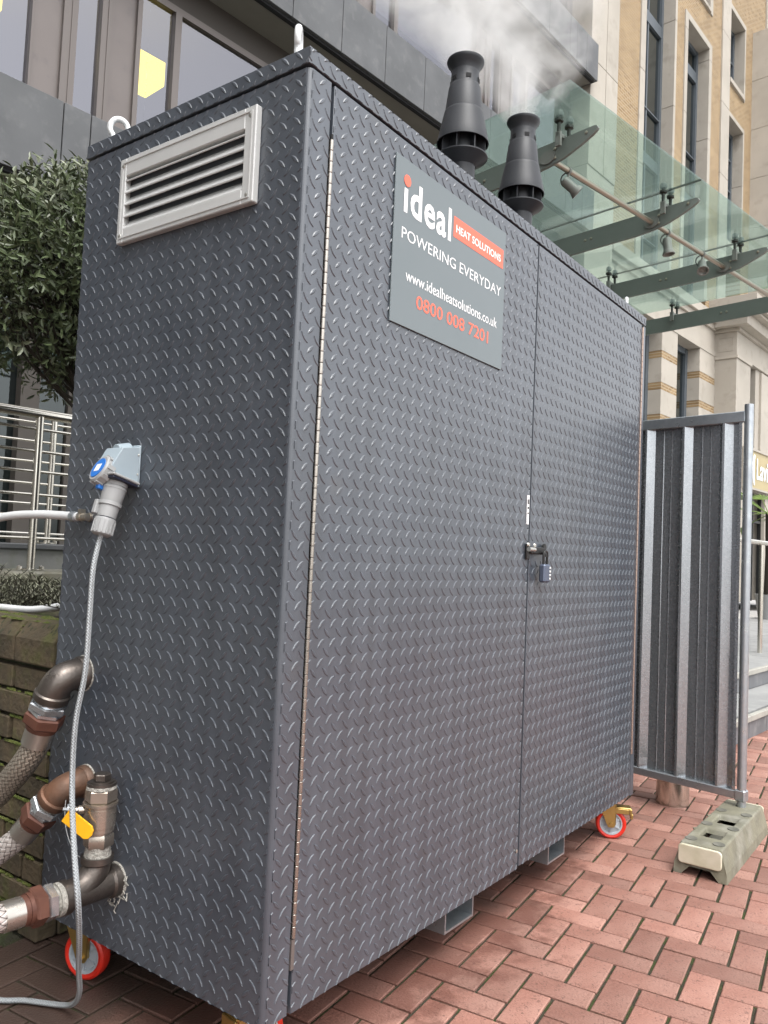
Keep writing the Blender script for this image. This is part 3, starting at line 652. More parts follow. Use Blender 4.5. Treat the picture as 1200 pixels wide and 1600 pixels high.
MB().box((.1, 5.0, ZC-.35), (4.62, 5.12, ZC+.05)).build('wall_beam', M['canopysteel'], cn)
CM = Matrix.Translation((3.239, .796, 0)) @ Matrix.Rotation(R_(-11), 4, 'Z')
for u, dr, lb in ((.62, (.62, -.5, -.62), 'grey spotlight nearest the curved fin tip, aimed outward from the canopy rod'), (2.08, (.05, -.15, -1), 'grey spotlight hanging straight down just beyond the second canopy fin'), (2.72, (-.45, -.3, -.75), 'grey spotlight turned back beside the third fin flange of the canopy')):
    p = CM @ Vector((u, .42, ZC-.225)); s_ = thing('spotlight', lb, 'spotlight', p, 0, 'spotlights on the canopy rod')
    q = MB(); q.lathe([(.026, -.012), (.026, .012)], axis_mat((0, 0, 0), (.98, -.19, 0)), 12); q.tube([(0, 0, 0), (0, 0, -.075)], .009, 8); q.build('stem', M['spot'], s_)
    d = (CM.to_3x3() @ Vector(dr)).normalized(); c = Vector((0, 0, -.10))
    q = MB(); q.lathe([(0, -.05), (.028, -.048), (.036, -.03), (.036, .05), (.041, .06), (.052, .085), (.052, .095), (.042, .095), (.03, .075), (0, .07)], axis_mat(c, d), 18, cap=False); q.build('lamp_can', M['spot'], s_)
    q = MB(); q.tube(spline([(0, .02, -.01), (.0, .05, -.03), (0, .055, -.07), (0, .03, -.11)], 5), .005, 6); q.build('flex', M['fitdk'], s_)

# ------------------------------------------------------------------ handrail on the platform, black fence, palm
hr = thing('platform_handrail', 'stainless handrail standing on the grey step platform', 'handrail', (8.277, .591, .34), R_(RF))
q = MB(); q.box((-1.6, -.035, 1.19), (2.2, .035, 1.235), ch=.012); q.build('top_rail', M['steel'], hr)
for s_ in (-1.4, 0, 1.4): MB().tube([(s_, 0, 0), (s_, 0, 1.19)], .026, 12).build('post', M['steel'], hr)
bf = thing('black_fence', 'black iron fence on a low pale wall below the restaurant sign', 'fence', (0, 6.8, 0), R_(RF))
q = MB(); q.box((22.2, -2.5, .3), (27, -2.3, .62)); q.build('low_wall', M['stone'], bf)
for z in (1.5, 1.36, .75): MB().box((22.2, -2.42, z), (27, -2.38, z+.035)).build('rail', M['blackiron'], bf)
for s_ in np.arange(22.3, 27, .12): MB().box((s_, -2.41, .62), (s_+.018, -2.392, 1.5)).build('bar', M['blackiron'], bf)
for s_ in (23.4, 25.0): MB().box((s_, -2.44, .62), (s_+.07, -2.36, 1.75)).build('post', M['blackiron'], bf)
pm = thing('palm', 'green fan palm at the frame edge in front of the restaurant door', 'palm', (15.02, 1.755, .34))
MB().lathe([(.17, 0), (.23, .42), (.24, .46), (.21, .46), (.2, .40), (0, .40)], None, 24, cap=False).build('pot', M['step'], pm)
MB().tube([(0, 0, .38), (.03, 0, 1.2), (0, .02, 2.0)], [.09, .075, .06], 10).build('trunk', M['bark'], pm)
pr_ = random.Random(3); fr = MB()
for k in range(15):
    az = k*2.4; el = pr_.uniform(-.35, .9); L_ = pr_.uniform(.55, .8)
    d = Vector((math.cos(az)*math.cos(el), math.sin(az)*math.cos(el), math.sin(el))); c = Vector((0, .02, 1.97)) + d*L_
    fr.tube([(0, .02, 1.97), c], .009, 5)
    sd = d.cross(Vector((0, 0, 1))).normalized(); up = sd.cross(d)
    for j in range(13):
        a = (j-6)*.23; bl = (d*math.cos(a)+sd*math.sin(a)); wv = sd*math.cos(a)-d*math.sin(a); l2 = .48*(1-.25*abs(a))
        fr.add([c, c+bl*l2*.5+wv*.022, c+bl*l2-up*.06, c+bl*l2*.5-wv*.022], [(0, 1, 2, 3)])
fr.build('fronds', M['palm'], pm)

# ------------------------------------------------------------------ brick planter, terrace walls and railings
pw = thing('planter_wall', 'mossy brown brick planter wall with a bevelled coping beside the cabinet', 'wall', (.09, 1.05, 0))
MB().box((.03, .03, 0), (2.5, 2.6, .88)).build('mortar_core', M['pmortar'], pw)
def wbrick(a, b, z0, z1, face, ch=.0035, nm='brick'):
    d = rnd.uniform(-.006, .004)
    if face == 'x': MB().box((d, a, z0), (.07, b, z1), ch=ch).build(nm, M['pbrick'], pw)
    else: MB().box((a, d, z0), (b, .07, z1), ch=ch).build(nm, M['pbrick'], pw)
H_ = .0835
for c in range(10):
    z0 = .006+c*H_; z1 = z0+H_-.013
    y = -.0 + (0 if c % 2 else -.115)
    while y < 2.2:
        a, b = max(y, 0), y+.218
        if b > .03: wbrick(a, b, z0, z1, 'x')
        y += .23
    y = .075 + (-.115 if c % 2 else 0)
    while y < 2.3:
        a, b = max(y, .075), y+.218
        if b-a > .03: wbrick(a, b, z0, z1, 'y')
        y += .23
def coping(a, b, face):
    # bevelled coping brick with a sloped front edge
    prof = [(-.012, .845), (-.012, .925), (.028, .975), (.15, .978), (.15, .845)]
    if face == 'x': Mx = Matrix(((1, 0, 0, 0), (0, 0, 1, a), (0, 1, 0, 0), (0, 0, 0, 1)))
    else: Mx = Matrix(((0, 0, 1, a), (1, 0, 0, 0), (0, 1, 0, 0), (0, 0, 0, 1)))
    MB().prism(prof, 0, b-a, M=Mx).build('coping_brick', M['pbrick'], pw, bevel=.006)
for k in range(10): coping(-.012+k*.232, -.012+k*.232+.222, 'x')
for k in range(10): coping(.155+k*.232, .155+k*.232+.222, 'y')
pt = MB(); pr0 = random.Random(9)
for k in range(34):
    t = pr0.uniform(.12, .9); y = pr0.uniform(.0, .9); c0_ = Vector((-.012+.04*t, y, .925+.05*t)); nn = Vector((-.05, 0, .04)).normalized()
    pt.lathe([(pr0.uniform(.003, .007), .0), (.002, .0012)], axis_mat(c0_, nn, (0, 1, 0)) @ Matrix.Scale(1.7, 4, (0, 1, 0)), 7)
pt.build('pitting', M['pmortar'], pw, kind='stuff')
ms = MB(); mr_ = random.Random(5)
for k in range(700):
    y = mr_.uniform(0, 2.0); x = abs(mr_.gauss(0, .02))+.10 if mr_.random() < .6 else mr_.uniform(.0, .04); z = .975 if x > .028 else .925+x*1.2
    r_ = mr_.uniform(.004, .013); ms.add([(x-r_, y-r_*1.8, z), (x+r_, y-r_, z), (x+r_*.6, y+r_*1.6, z), (x-r_, y+r_, z), (x, y, z+r_*.6)], [(0, 1, 4), (1, 2, 4), (2, 3, 4), (3, 0, 4)])
for c in range(1, 10):
    for k in range(90):
        y = mr_.uniform(0, 2.2); z = c*H_-.004; r_ = mr_.uniform(.004, .010)
        ms.add([(.004, y-r_*2.5, z-r_*.6), (.004, y+r_*2.5, z-r_*.5), (.004, y+r_*2, z+r_*.6), (.004, y-r_*2, z+r_*.7), (-.004, y, z)], [(0, 4, 1), (1, 4, 2), (2, 4, 3), (3, 4, 0)])
ms.build('moss_tufts', M['moss'], pw, kind='stuff')
so_ = MB(); n_ = 26
vs = [(.2+2.3*i/n_, 1.16+1.6*j/n_, .93+.02*math.sin(i*1.7+j*.9)+.02*rnd.random()) for j in range(n_+1) for i in range(n_+1)]
so_.add(vs, [(j*(n_+1)+i, j*(n_+1)+i+1, (j+1)*(n_+1)+i+1, (j+1)*(n_+1)+i) for j in range(n_) for i in range(n_)], True)
tag(so_.build('soil', M['soil']), 'dark damp soil filling the brick planter', 'soil', kind='structure')

tw = thing('terrace_wall', 'low grey rendered terrace wall with a stained pale ledge behind the planter', 'wall', (0, 2.8, 0), R_(RF)); tw['kind'] = 'structure'
q = MB(); q.box((-3, 0, 0), (2.7, .30, 1.02)); q.build('wall', M['terrace'], tw)
for a in np.arange(-3, 2.6, .95): MB().box((a+.002, -.045, 1.02), (min(a+.948, 2.7), .34, 1.075), ch=.012).build('coping_slab', M['ledge'], tw)
tb = thing('lobby_wall', 'smooth grey upstand wall under the rear railing by the lobby glass', 'wall', (0, 3.5, 0), R_(RF)); tb['kind'] = 'structure'
MB().box((-3, 0, .9), (2.8, .18, 1.18)).build('wall', M['terrace'], tb); MB().box((-3, -.02, 1.18), (2.8, .2, 1.215), ch=.006).build('coping_slab', M['clad'], tb)
q = MB(); q.box((-4, 2.95, .0), (2.9, 6.95, .95)); tag(q.build('terrace_floor', M['terrace']), 'grey terrace floor between the ledge and the lobby', 'terrace', kind='structure')
def railing(name, lb, y0, zb, ztop, posts, rails, s0, s1, bow, rr, toprr):
    t = thing(name, lb, 'railing', (0, y0, 0), R_(RF), 'stainless railings on the terrace')
    cv = lambda s, z: (s, .15+bow*(s-.9)**2, z)
    ss = np.linspace(s0, s1, 16)
    MB().tube([cv(s, ztop) for s in ss], toprr, 12).build('top_rail', M['steel'], t)
    for z in rails: MB().tube([cv(s, z) for s in ss], rr, 8).build('rail', M['steel'], t)
    for s in posts:
        MB().tube([cv(s, zb), cv(s, ztop-.01)], .021, 12).build('post', M['steel'], t)
        q = MB(); q.lathe([(.055, 0), (.055, .008), (.02, .012)], axis_mat(cv(s, zb), (0, 0, 1)), 16)
        for dx in (-.06, .06): q.lathe([(.014, 0), (.014, .02), (.006, .026)], axis_mat((s+dx, .15, zb), (0, 0, 1)), 8)
        q.build('post_base', M['steel'], t)
    return t
railing('steel_railing', 'stainless steel railing with six thin rails standing on the ledge behind the planter', 2.75, 1.077, 1.92, (1.0, -.6, 2.3), (1.84, 1.72, 1.61, 1.485, 1.37, 1.25), -2.5, 2.6, .04, .0085, .024)
railing('steel_railing', 'second steel railing seen through the first, standing on the grey upstand wall', 3.55, 1.217, 2.06, (1.53, -.4), (1.99, 1.87, 1.74, 1.6, 1.47, 1.28), -2.5, 2.7, -.03, .008, .02)

# ------------------------------------------------------------------ clipped tree and planting
tr = thing('clipped_tree', 'clipped evergreen ball tree with grey green leaves behind the cabinet corner', 'tree', (.885, 2.05, .92))
q = MB(); q.tube(spline([(0, 0, -.05), (-.015, .0, .4), (.01, 0, .8), (-.06, .05, 1.15), (-.10, .08, 1.4)], 4), [.05-.0012*k for k in range(17)], 10); tk = q.build('trunk', M['bark'], tr)
CC = Vector((-.14, .10, 1.53)); lr = random.Random(11)
bq = MB()
for k in range(150):
    a = lr.uniform(0, 6.283); e = lr.uniform(-.7, 1.3)
    d = Vector((math.cos(a)*math.cos(e), math.sin(a)*math.cos(e), math.sin(e))); b0 = Vector((-.05, .04, lr.uniform(.85, 1.4))); tip = CC + d*lr.uniform(.34, .47)
    md = (b0+tip)/2 + Vector((lr.gauss(0, .04), lr.gauss(0, .04), lr.gauss(0, .04)))
    bq.tube(spline([b0, md, tip], 3), [.008-.001*i for i in range(7)], 5, cap=False)
bq.build('branches', M['bark'], tr)
def leaf(mb, c, d, up, L_, W_):
    s_ = d.cross(up).normalized(); n_ = s_.cross(d)
    mb.add([c, c+d*L_*.3+s_*W_*.42+n_*W_*.18, c+d*L_*.7+s_*W_*.4+n_*W_*.1, c+d*L_-n_*L_*.08, c+d*L_*.7-s_*W_*.4+n_*W_*.1, c+d*L_*.3-s_*W_*.42+n_*W_*.18, c+d*L_*.5-n_*W_*.1], [(0, 1, 6), (1, 2, 6), (2, 3, 6), (3, 4, 6), (4, 5, 6), (5, 0, 6)])
cr = MB(); cp = MB()
for k in range(3100):
    u = lr.uniform(-1, 1); a = lr.uniform(0, 6.283); r_ = (1-lr.random()**2.2*.55)
    d0 = Vector((math.cos(a)*math.sqrt(1-u*u), math.sin(a)*math.sqrt(1-u*u), u))
    if u < -.45 and lr.random() < .45: continue
    bump_ = 1+.07*math.sin(3*a+2*u)+.06*math.sin(7*a-5*u)
    P = CC + Vector((d0.x*.50, d0.y*.50, d0.z*.47))*r_*bump_
    ax = (d0*.9 + Vector((lr.gauss(0, .5), lr.gauss(0, .5), lr.gauss(.35, .45)))).normalized()
    pale = lr.random() < (.75 if (u > .55 and r_ > .85) else .12)  # paler leaves mostly at the outer top of the crown
    n_ = lr.randint(4, 7)
    for j in range(n_):                      # a shoot with leaves along it
        q0 = P + ax*(.018*j-.03); ang = j*2.4+lr.random()
        o1 = ax.orthogonal().normalized(); o2 = ax.cross(o1)
        dd = (ax*.7 + (o1*math.cos(ang)+o2*math.sin(ang))*.75).normalized()
        leaf(cp if pale else cr, q0, dd, ax, lr.uniform(.034, .060), lr.uniform(.012, .020))
CRW = cr.build('crown', M['leaf'], tr); cp.build('pale_leaves', M['leafpale'], tr)
def sprig_plant(loc, h, n, seed, label, grp):
    r = random.Random(seed); t = thing('lavender_plant', label, 'plant', loc, 0, grp)
    s_ = MB(); lf = MB()
    for k in range(n):
        a = r.uniform(0, 6.283); ln = r.uniform(.1, 1.35); hh = h*r.uniform(.35, 1.1)
        tip = Vector((math.cos(a)*ln*h*1.1, math.sin(a)*ln*h*1.1, hh)); b0 = Vector((math.cos(a)*.03*r.random(), math.sin(a)*.03, 0)); md = (b0+tip)*.5+Vector((r.gauss(0, .018), r.gauss(0, .018), hh*r.uniform(-.1, .2)))
        pts = spline([b0, md, tip], 4); s_.tube(pts, .0017, 4, cap=False)
        for i in range(2, len(pts)):
            for q_ in range(4):
                ang = q_*1.57+i; o = Vector((math.cos(ang), math.sin(ang), .7)).normalized(); L_ = r.uniform(.016, .040)
                side = o.cross(Vector((0, 0, 1))).normalized()*.0038
                lf.add([pts[i]-side, pts[i]+side, pts[i]+o*L_], [(0, 1, 2)])
    s_.build('stems', M['bark'], t); lf.build('leaves', M['lav'], t)
G1 = 'lavender plants in the brick planter'
sprig_plant((.44, 1.34, .93), .15, 80, 1, 'grey green lavender plant at the planter corner nearest the cabinet', G1)
sprig_plant((.62, 2.02, .93), .15, 80, 2, 'low green lavender plant at the back of the planter below the ledge', G1)
sprig_plant((.30, 1.78, .93), .15, 70, 3, 'bushy lavender plant behind the lower white hose', G1)
sprig_plant((.50, 2.45, .93), .17, 70, 4, 'lavender plant at the edge of the picture in front of the terrace wall', G1)

# ================================================================== THE CABINET
L_, W_, ZB, ZL, ZT_ = 2.43, .89, .18, 2.393, 2.437
cab = thing('boiler_cabinet', 'tall dark grey tread plate boiler cabinet on casters with two locked doors', 'cabinet', (0, 0, 0))
MB().box((.025, .032, ZB+.004), (L_-.025, W_-.01, ZL-.012)).build('inner_body', M['dark'], cab)
ch_ = MB(); ch_.box((.004, .035, ZB-.001), (L_-.004, W_-.004, ZB+.05)); ch_.build('base_frame', M['paint'], cab)
def lug_mesh(face, a0, a1, z0, z1, pa, pz, off, holes=()):
    """raised lens-shaped lugs in two crossing sets; cut off at the sheet's edges"""
    n = 10; ln, wd = .0340, .0104; h = .0018
    t = np.linspace(0, 1, n//2+1)
    half = np.sin(t*np.pi)**.85*wd/2
    ox = np.concatenate([(t-.5)*ln, ((t-.5)*ln)[-2:0:-1]]); oy = np.concatenate([half, -half[-2:0:-1]])
    s2 = 1/math.sqrt(2); vs = []; fs = []
    PU, PV = .0440, .0465
    for st_ in (0, 1):
        i0 = int((a0-pa)/PU)-2; i1 = int((a1-pa)/PU)+2; j0 = int((z0-pz)/PV)-2; j1 = int((z1-pz)/PV)+2
        for i in range(i0, i1+1):
            for j in range(j0, j1+1):
                cx = pa+(i+.5*st_)*PU; cz = pz+(j+.5*st_)*PV
                if not (a0-.008 < cx < a1+.008 and z0-.008 < cz < z1+.008): continue
                if any(q[0]-.004 < cx < q[1]+.004 and q[2]-.004 < cz < q[3]+.004 for q in holes): continue
                sg_ = (-1 if st_ == 0 else 1)
                X = ox*s2 - oy*s2; Z = ox*s2 + oy*s2
                if sg_ < 0: X = -X
                b = len(vs)
                for k, hh in ((1.0, 0.0), (.62, h)):
                    # upper ring: narrower across the lug, a little shorter
                    if k < 1:
                        X2 = (ox*.86)*s2 - (oy*.50)*s2; Z2 = (ox*.86)*s2 + (oy*.50)*s2
                        if sg_ < 0: X2 = -X2
                    else: X2, Z2 = X, Z
                    for x, z in zip(X2, Z2):
                        vs.append((min(max(cx+x, a0), a1), min(max(cz+z, z0), z1), hh))
                m = len(ox)
                for k in range(m): fs.append((b+k, b+(k+1) % m, b+m+(k+1) % m, b+m+k))
                fs.append(tuple(b+m+k for k in range(m)))
    mb = MB()
    if face == 'y': mb.add([(v[0], off-v[2], v[1]) for v in vs], fs)
    else: mb.add([(off-v[2], v[0], v[1]) for v in vs], fs)
    return mb
def lugs(parent, *a, **k):
    me = lug_mesh(*a, **k).mesh('tread_lugs'); o = obj('tread_lugs', me, M['paint'], parent, kind='stuff')
    bm_fix.append(me); return o
bm_fix = []
# folded end panel wrapping round the near corner
rc = .014; prof = [(0, W_)] + [(rc-rc*math.cos(a), rc-rc*math.sin(a)) for a in np.linspace(0, math.pi/2, 7)] + [(.0795, 0), (.0795, .028), (.02, .028), (.02, W_)]
EP = MB().prism(prof, ZB, ZL-.004).build('end_panel', M['paint'], cab)
VENT = (.151, .697, 2.09, 2.335)
lugs(EP, 'x', .011, W_, ZB, ZL-.004, .231, 1.126, 0, holes=[(VENT[0]+.01, VENT[1]-.01, VENT[2]+.01, VENT[3]-.01), (.555, .655, 1.395, 1.515), (.70, .81, .82, .93), (.66, .76, .53, .64), (.50, .60, .31, .41)])
lugs(EP, 'y', .010, .0795, ZB, ZL-.004, .115-.044*2+.0, 1.0025, 0)
FEP = MB().box((L_-.02, .0, ZB), (L_, W_, ZL-.004)).build('end_panel', M['paint'], cab)
MB().box((2.389, 0, ZB), (L_-.0205, .028, ZL-.004)).build('door_post', M['paint'], cab)
MB().box((.0205, W_-.02, ZB), (L_-.0205, W_, ZL-.004)).build('back_panel', M['paint'], cab)
LID = MB().box((-.004, -.0012, ZL+.003), (L_+.004, W_+.004, ZT_), ch=.001).build('lid', M['paint'], cab)
lugs(LID, 'x', -.005, W_+.005, ZL+.004, ZT_-.002, .231, 1.126+.0465*27+.018, -.004)
lugs(LID, 'y', -.005, L_+.005, ZL+.004, ZT_-.002, .125, 1.0025+.0465*30+.016, -.0012)
SIGN = (.352, .986, 1.873, 2.336)
for (x0, x1, zb, px, hol) in ((.0925, 1.2440, .177, .115, [(SIGN[0]+.012, SIGN[1]-.012, SIGN[2]+.012, SIGN[3]-.012), (1.21, 1.24, 1.37, 1.48)]), (1.2540, 2.386, .183, 1.268, [(1.25, 1.40, 1.245, 1.305)])):
    D = MB().box((x0, 0, zb), (x1, .03, ZL-.004), ch=.0015).build('door', M['paint'], cab)
    lugs(D, 'y', x0+.001, x1-.009, zb+.001, ZL-.005, px, 1.0025, 0, holes=hol)
# piano hinges
kn = MB().lathe([(.0048, 0), (.0054, .0006), (.0054, .0258), (.0048, .0264)], None, 12)
for hx, mm, z0, z1 in ((.0878, 'hinge', .352, 2.262), (2.3875, 'hinge2', .372, 2.388)):
    hg = MB().tube([(hx, -.0015, z0), (hx, -.0015, z1)], .0040, 8).build('hinge', M['dark'], cab)
    km = kn.mesh('knuckle'); km.materials.append(M[mm]); z = z0
    while z < z1-.02:
        o = obj('knuckle', km, None, hg); o.location = (hx, -.0015, z); z += .0275
    MB().box((hx-.003, .006, z0), (hx+.003, .009, z1)).build('hinge_leaf', M['dark'], hg)
    if hx < 1:
        MB().box((hx-.0055, -.003, .28), (hx+.0055, .003, .349)).build('hinge_end', M['bronze'], hg)
# vent grille
a0, a1, b0, b1 = VENT
vf = MB()
for (p, q) in (((-.020, a0, b0), (0, a0+.040, b1)), ((-.020, a1-.028, b0), (0, a1, b1)), ((-.020, a0+.040, b0), (0, a1-.028, b0+.040)), ((-.020, a0+.040, b1-.054), (0, a1-.028, b1))):
    vf.box(p, q, ch=.0025)
VF = vf.build('vent_grille', M['alu'], cab)
MB().box((-.0225, a0+.012, b0+.012), (-.0200, a0+.016, b1-.012)).box((-.0225, a1-.016, b0+.012), (-.02, a1-.012, b1-.012)).box((-.0225, a0+.016, b1-.016), (-.02, a1-.016, b1-.012)).box((-.0225, a0+.016, b0+.012), (-.02, a1-.016, b0+.016)).build('frame_bead', M['alu'], VF)
op0, op1 = b0+.040, b1-.054
MB().box((.006, a0+.03, op0-.005), (.012, a1-.02, op1+.005)).build('vent_back', M['dark'], VF)
for k in range(5):
    z = op0 + (op1-op0)*(k)/4.35
    prof = [(-.019, 0), (-.016, -.001), (.003, .030), (.002, .033), (-.019, .003)]
    Mx = Matrix(((1, 0, 0, 0), (0, 0, 1, a0+.036), (0, 1, 0, z-.002), (0, 0, 0, 1)))
    if k < 5: MB().prism([(p[0], min(p[1], op1-z+.002)) for p in prof], 0, a1-a0-.060, M=Mx).build('louvre_slat', M['alu'], VF)
ms = MB()
for z in np.arange(op0, op1, .0085): ms.box((.002, a0+.035, z), (.0032, a1-.024, z+.0016))
for y in np.arange(a0+.036, a1-.024, .0085): ms.box((.0008, y, op0), (.002, y+.0016, op1))
ms.build('insect_mesh', M['blackiron'], VF, kind='stuff')
for y, z in ((a0+.02, b0+.02), (a1-.016, b0+.02), (a0+.02, b1-.022), (a1-.016, b1-.022)):
    MB().lathe([(.0065, 0), (.006, .002), (.003, .0035)], axis_mat((-.020, y, z), (-1, 0, 0)), 12).build('screw', M['screw'], VF)
# printed sign on the door
SB = MB().box((SIGN[0], -.0055, SIGN[2]), (SIGN[1], -.0012, SIGN[3]), ch=.0008).build('sign_board', M['signgrey'], cab)
yt = -.0062
text_mesh('\u0131deal', .394, .640, 2.186, 2.286, yt, M['white'], 'lettering', SB, .022, space=1.1)
MB().prism(circle(.0165, 18), 0, .0006, M=axis_mat((.4065, yt, 2.277), (0, -1, 0)) @ Matrix.Diagonal((1.0, 1.0, 1, 1))).build('logo_dot', M['redv'], SB)
MB().box((.655, yt, 2.209), (.970, -.0056, 2.272)).build('red_bar', M['redv'], SB)
text_mesh('HEAT SOLUTIONS', .668, .952, 2.226, 2.250, yt-.0006, M['white'], 'lettering', SB, .02)
text_mesh('POWERING EVERYDAY', .389, .962, 2.112, 2.144, yt, M['white'], 'lettering', SB, -.003)
text_mesh('www.idealheatsolutions.co.uk', .416, .942, 2.002, 2.034, yt, M['white'], 'lettering', SB, .003)
text_mesh('0800 008 7201', .473, .888, 1.938, 1.977, yt, M['redv'], 'lettering', SB, .008)
# small edge label and hasp
ST = MB().box((1.2185, -.0035, 1.374), (1.2335, -.0005, 1.477)).build('edge_label', M['white'], cab)
for z0, z1 in ((1.445, 1.462), (1.428, 1.436), (1.410, 1.416)): MB().box((1.2215, -.0041, z0), (1.2305, -.0036, z1)).build('printed_mark', M['dark'], ST)
q = MB(); q.box((1.214, -.010, 1.250), (1.240, -.002, 1.306), ch=.003); q.box((1.236, -.016, 1.270), (1.36, -.008, 1.296), ch=.004); q.lathe([(.013, 0), (.013, .008)], axis_mat((1.352, -.006, 1.296), (0, -1, 0)), 14)
HS = q.build('hasp', M['blackiron'], cab)
q = MB(); q.tube([(1.216, -.016, 1.286), (1.262, -.016, 1.286)], .008, 10); q.lathe([(.008, 0), (.006, .005)], axis_mat((1.222, -.010, 1.302), (0, -1, 0)), 10); q.lathe([(.008, 0), (.006, .005)], axis_mat((1.268, -.012, 1.301), (0, -1, 0)), 10); q.build('bolt', M['screw'], HS)
q = MB(); q.tube(spline([(1.318, -.012, 1.275), (1.318, -.030, 1.275), (1.318, -.032, 1.262)], 4), .006, 8); q.build('staple', M['blackiron'], HS)
MB().lathe([(.006, 0), (.006, .003)], axis_mat((1.228, -.001, .242), (0, -1, 0)), 10).build('rivet', M['screw'], cab)
pl = thing('padlock', 'slate blue combination padlock hanging from the door hasp', 'padlock', (1.325, -.030, 1.17))
MB().box((-.027, -.012, 0), (.024, .013, .066), ch=.006).build('lock_body', M['lock'], pl)
MB().tube(spline([(-.016, 0, .062), (-.016, 0, .098), (-.008, 0, .111), (.006, 0, .111), (.013, 0, .098), (.013, 0, .062)], 5), .0048, 8).build('shackle', M['blackiron'], pl)
for k in range(4): MB().box((.008, -.0148, .010+.013*k), (.019, -.0118, .018+.013*k), ch=.001).build('code_wheel', M['galvwhite'], pl)
# lifting eyes
for x, y, rz in ((.035, .075, 38), (.05, .82, -32), (L_-.06, .075, 20), (L_-.06, .82, 60)):
    Mx = Matrix.Translation((x, y, ZT_)) @ Matrix.Rotation(R_(rz), 4, 'Z')
    q = MB(); path = [(.026*math.cos(t), 0, .058+.030*math.sin(t)) for t in np.linspace(-.9, math.pi+.9, 15)]
    path = [(.016, 0, .004)] + path + [(-.016, 0, .004)]
    q.tube([Mx @ Vector(p) for p in spline(path, 2)], .0088, 10); q.lathe([(.026, 0), (.026, .008), (.016, .014)], Mx, 16)
    q.build('lifting_eye', M['galvwhite'], cab)
# fork pockets
for x0, x1 in ((.845, 1.022), (1.598, 1.755)):
    q = MB(); z0, z1, t = .078, ZB+.003, .007
    for a, b in (((x0, .045, z0), (x0+t, .86, z1)), ((x1-t, .045, z0), (x1, .86, z1)), ((x0+t, .046, z0), (x1-t, .86, z0+t))): q.box(a, b)
    q.build('fork_pocket', M['galv'], cab)
# casters
def caster(x, y, ang, brake, off=.028):
    n = Vector((math.cos(R_(ang)), math.sin(R_(ang)), 0)); r = Vector((-n.y, n.x, 0)); R = .068; w_ = .019
    hubc = Vector((x, y, R)) ; sw = hubc - r*off*(1 if brake is None else brake)
    A = axis_mat(hubc, n, (0, 0, 1))
    bx = lambda mb, a, b, ch=.001: mb.box(a, b, M=Matrix(((r.x, n.x, 0, x), (r.y, n.y, 0, y), (0, 0, 1, 0), (0, 0, 0, 1))), ch=ch)
    s_ = -(1 if brake is None else brake)
    q = MB(); bx(q, (s_*off-.052, -.048, .172), (s_*off+.052, .048, .1795)); bx(q, (s_*off-.032, -.031, .158), (s_*off+.032, .031, .172))
    for sd_ in (-1, 1):
        ya, yb = (.0245, .0285) if sd_ > 0 else (-.0285, -.0245)
        cf = s_*off; poly = [(-.012, R-.014), (.012, R-.014), (.019, R-.002), (max(cf+.034, .019), .165), (min(cf-.034, -.019), .165), (-.019, R-.002)]
        Mx = Matrix(((r.x, 0, n.x, x), (r.y, 0, n.y, y), (0, 1, 0, 0), (0, 0, 0, 1)))
        q.prism(poly, ya, yb, M=Mx)
        bx(q, (.016 if s_ < 0 else -.020, ya-.006 if sd_ > 0 else ya, R+.0), (.020 if s_ < 0 else -.016, yb if sd_ > 0 else yb+.006, .158), 0)
    fk = q.build('caster', M['brass'], cab)
    MB().lathe([(.0495, -w_+.003), (.060, -w_), (.0665, -w_+.004), (R, -w_+.012), (R, w_-.012), (.0665, w_-.004), (.060, w_), (.0495, w_-.003)], A, 36, cap=False).build('tyre', M['red'], fk)
    h = MB(); h.lathe([(.012, -w_), (.014, -w_+.004), (.040, -w_+.010), (.0445, -w_+.002), (.0500, -w_+.001), (.0500, w_-.001), (.0445, w_-.002), (.040, w_-.010), (.014, w_-.004), (.012, w_)], A, 30)
    for k in range(6):
        B = A @ Matrix.Rotation(k*math.pi/3, 4, 'Z'); h.box((.014, -.0028, -w_+.004), (.045, .0028, w_-.004), M=B)
    h.build('wheel_hub', M['wheelgrey'], fk)
    MB().lathe([(.0095, -.035), (.0095, -.029), (.006, -.029), (.006, .029), (.0095, .029), (.0095, .035)], A, 8, smooth=False).build('axle_bolt', M['brass'], fk)
    if brake is not None:
        b = MB(); t = brake
        def bb_(a, c): 
            a2 = (min(a[0]*t, c[0]*t), a[1], a[2]); c2 = (max(a[0]*t, c[0]*t), c[1], c[2]); bx(b, a2, c2, .002)
        bb_((.014, -.026, .138), (.085, .026, .146)); bb_((.080, -.028, .112), (.090, .028, .142)); bb_((.084, -.020, .096), (.096, .020, .118)); bb_((.014, -.027, .118), (.078, -.024, .140)); bb_((.014, .024, .118), (.078, .027, .140))
        b.build('brake_pedal', M['brass'], fk)
caster(2.30, .055, 205, 1); caster(.085, .775, 198, None); caster(.125, .13, 262, -1); caster(2.30, .80, 190, None)
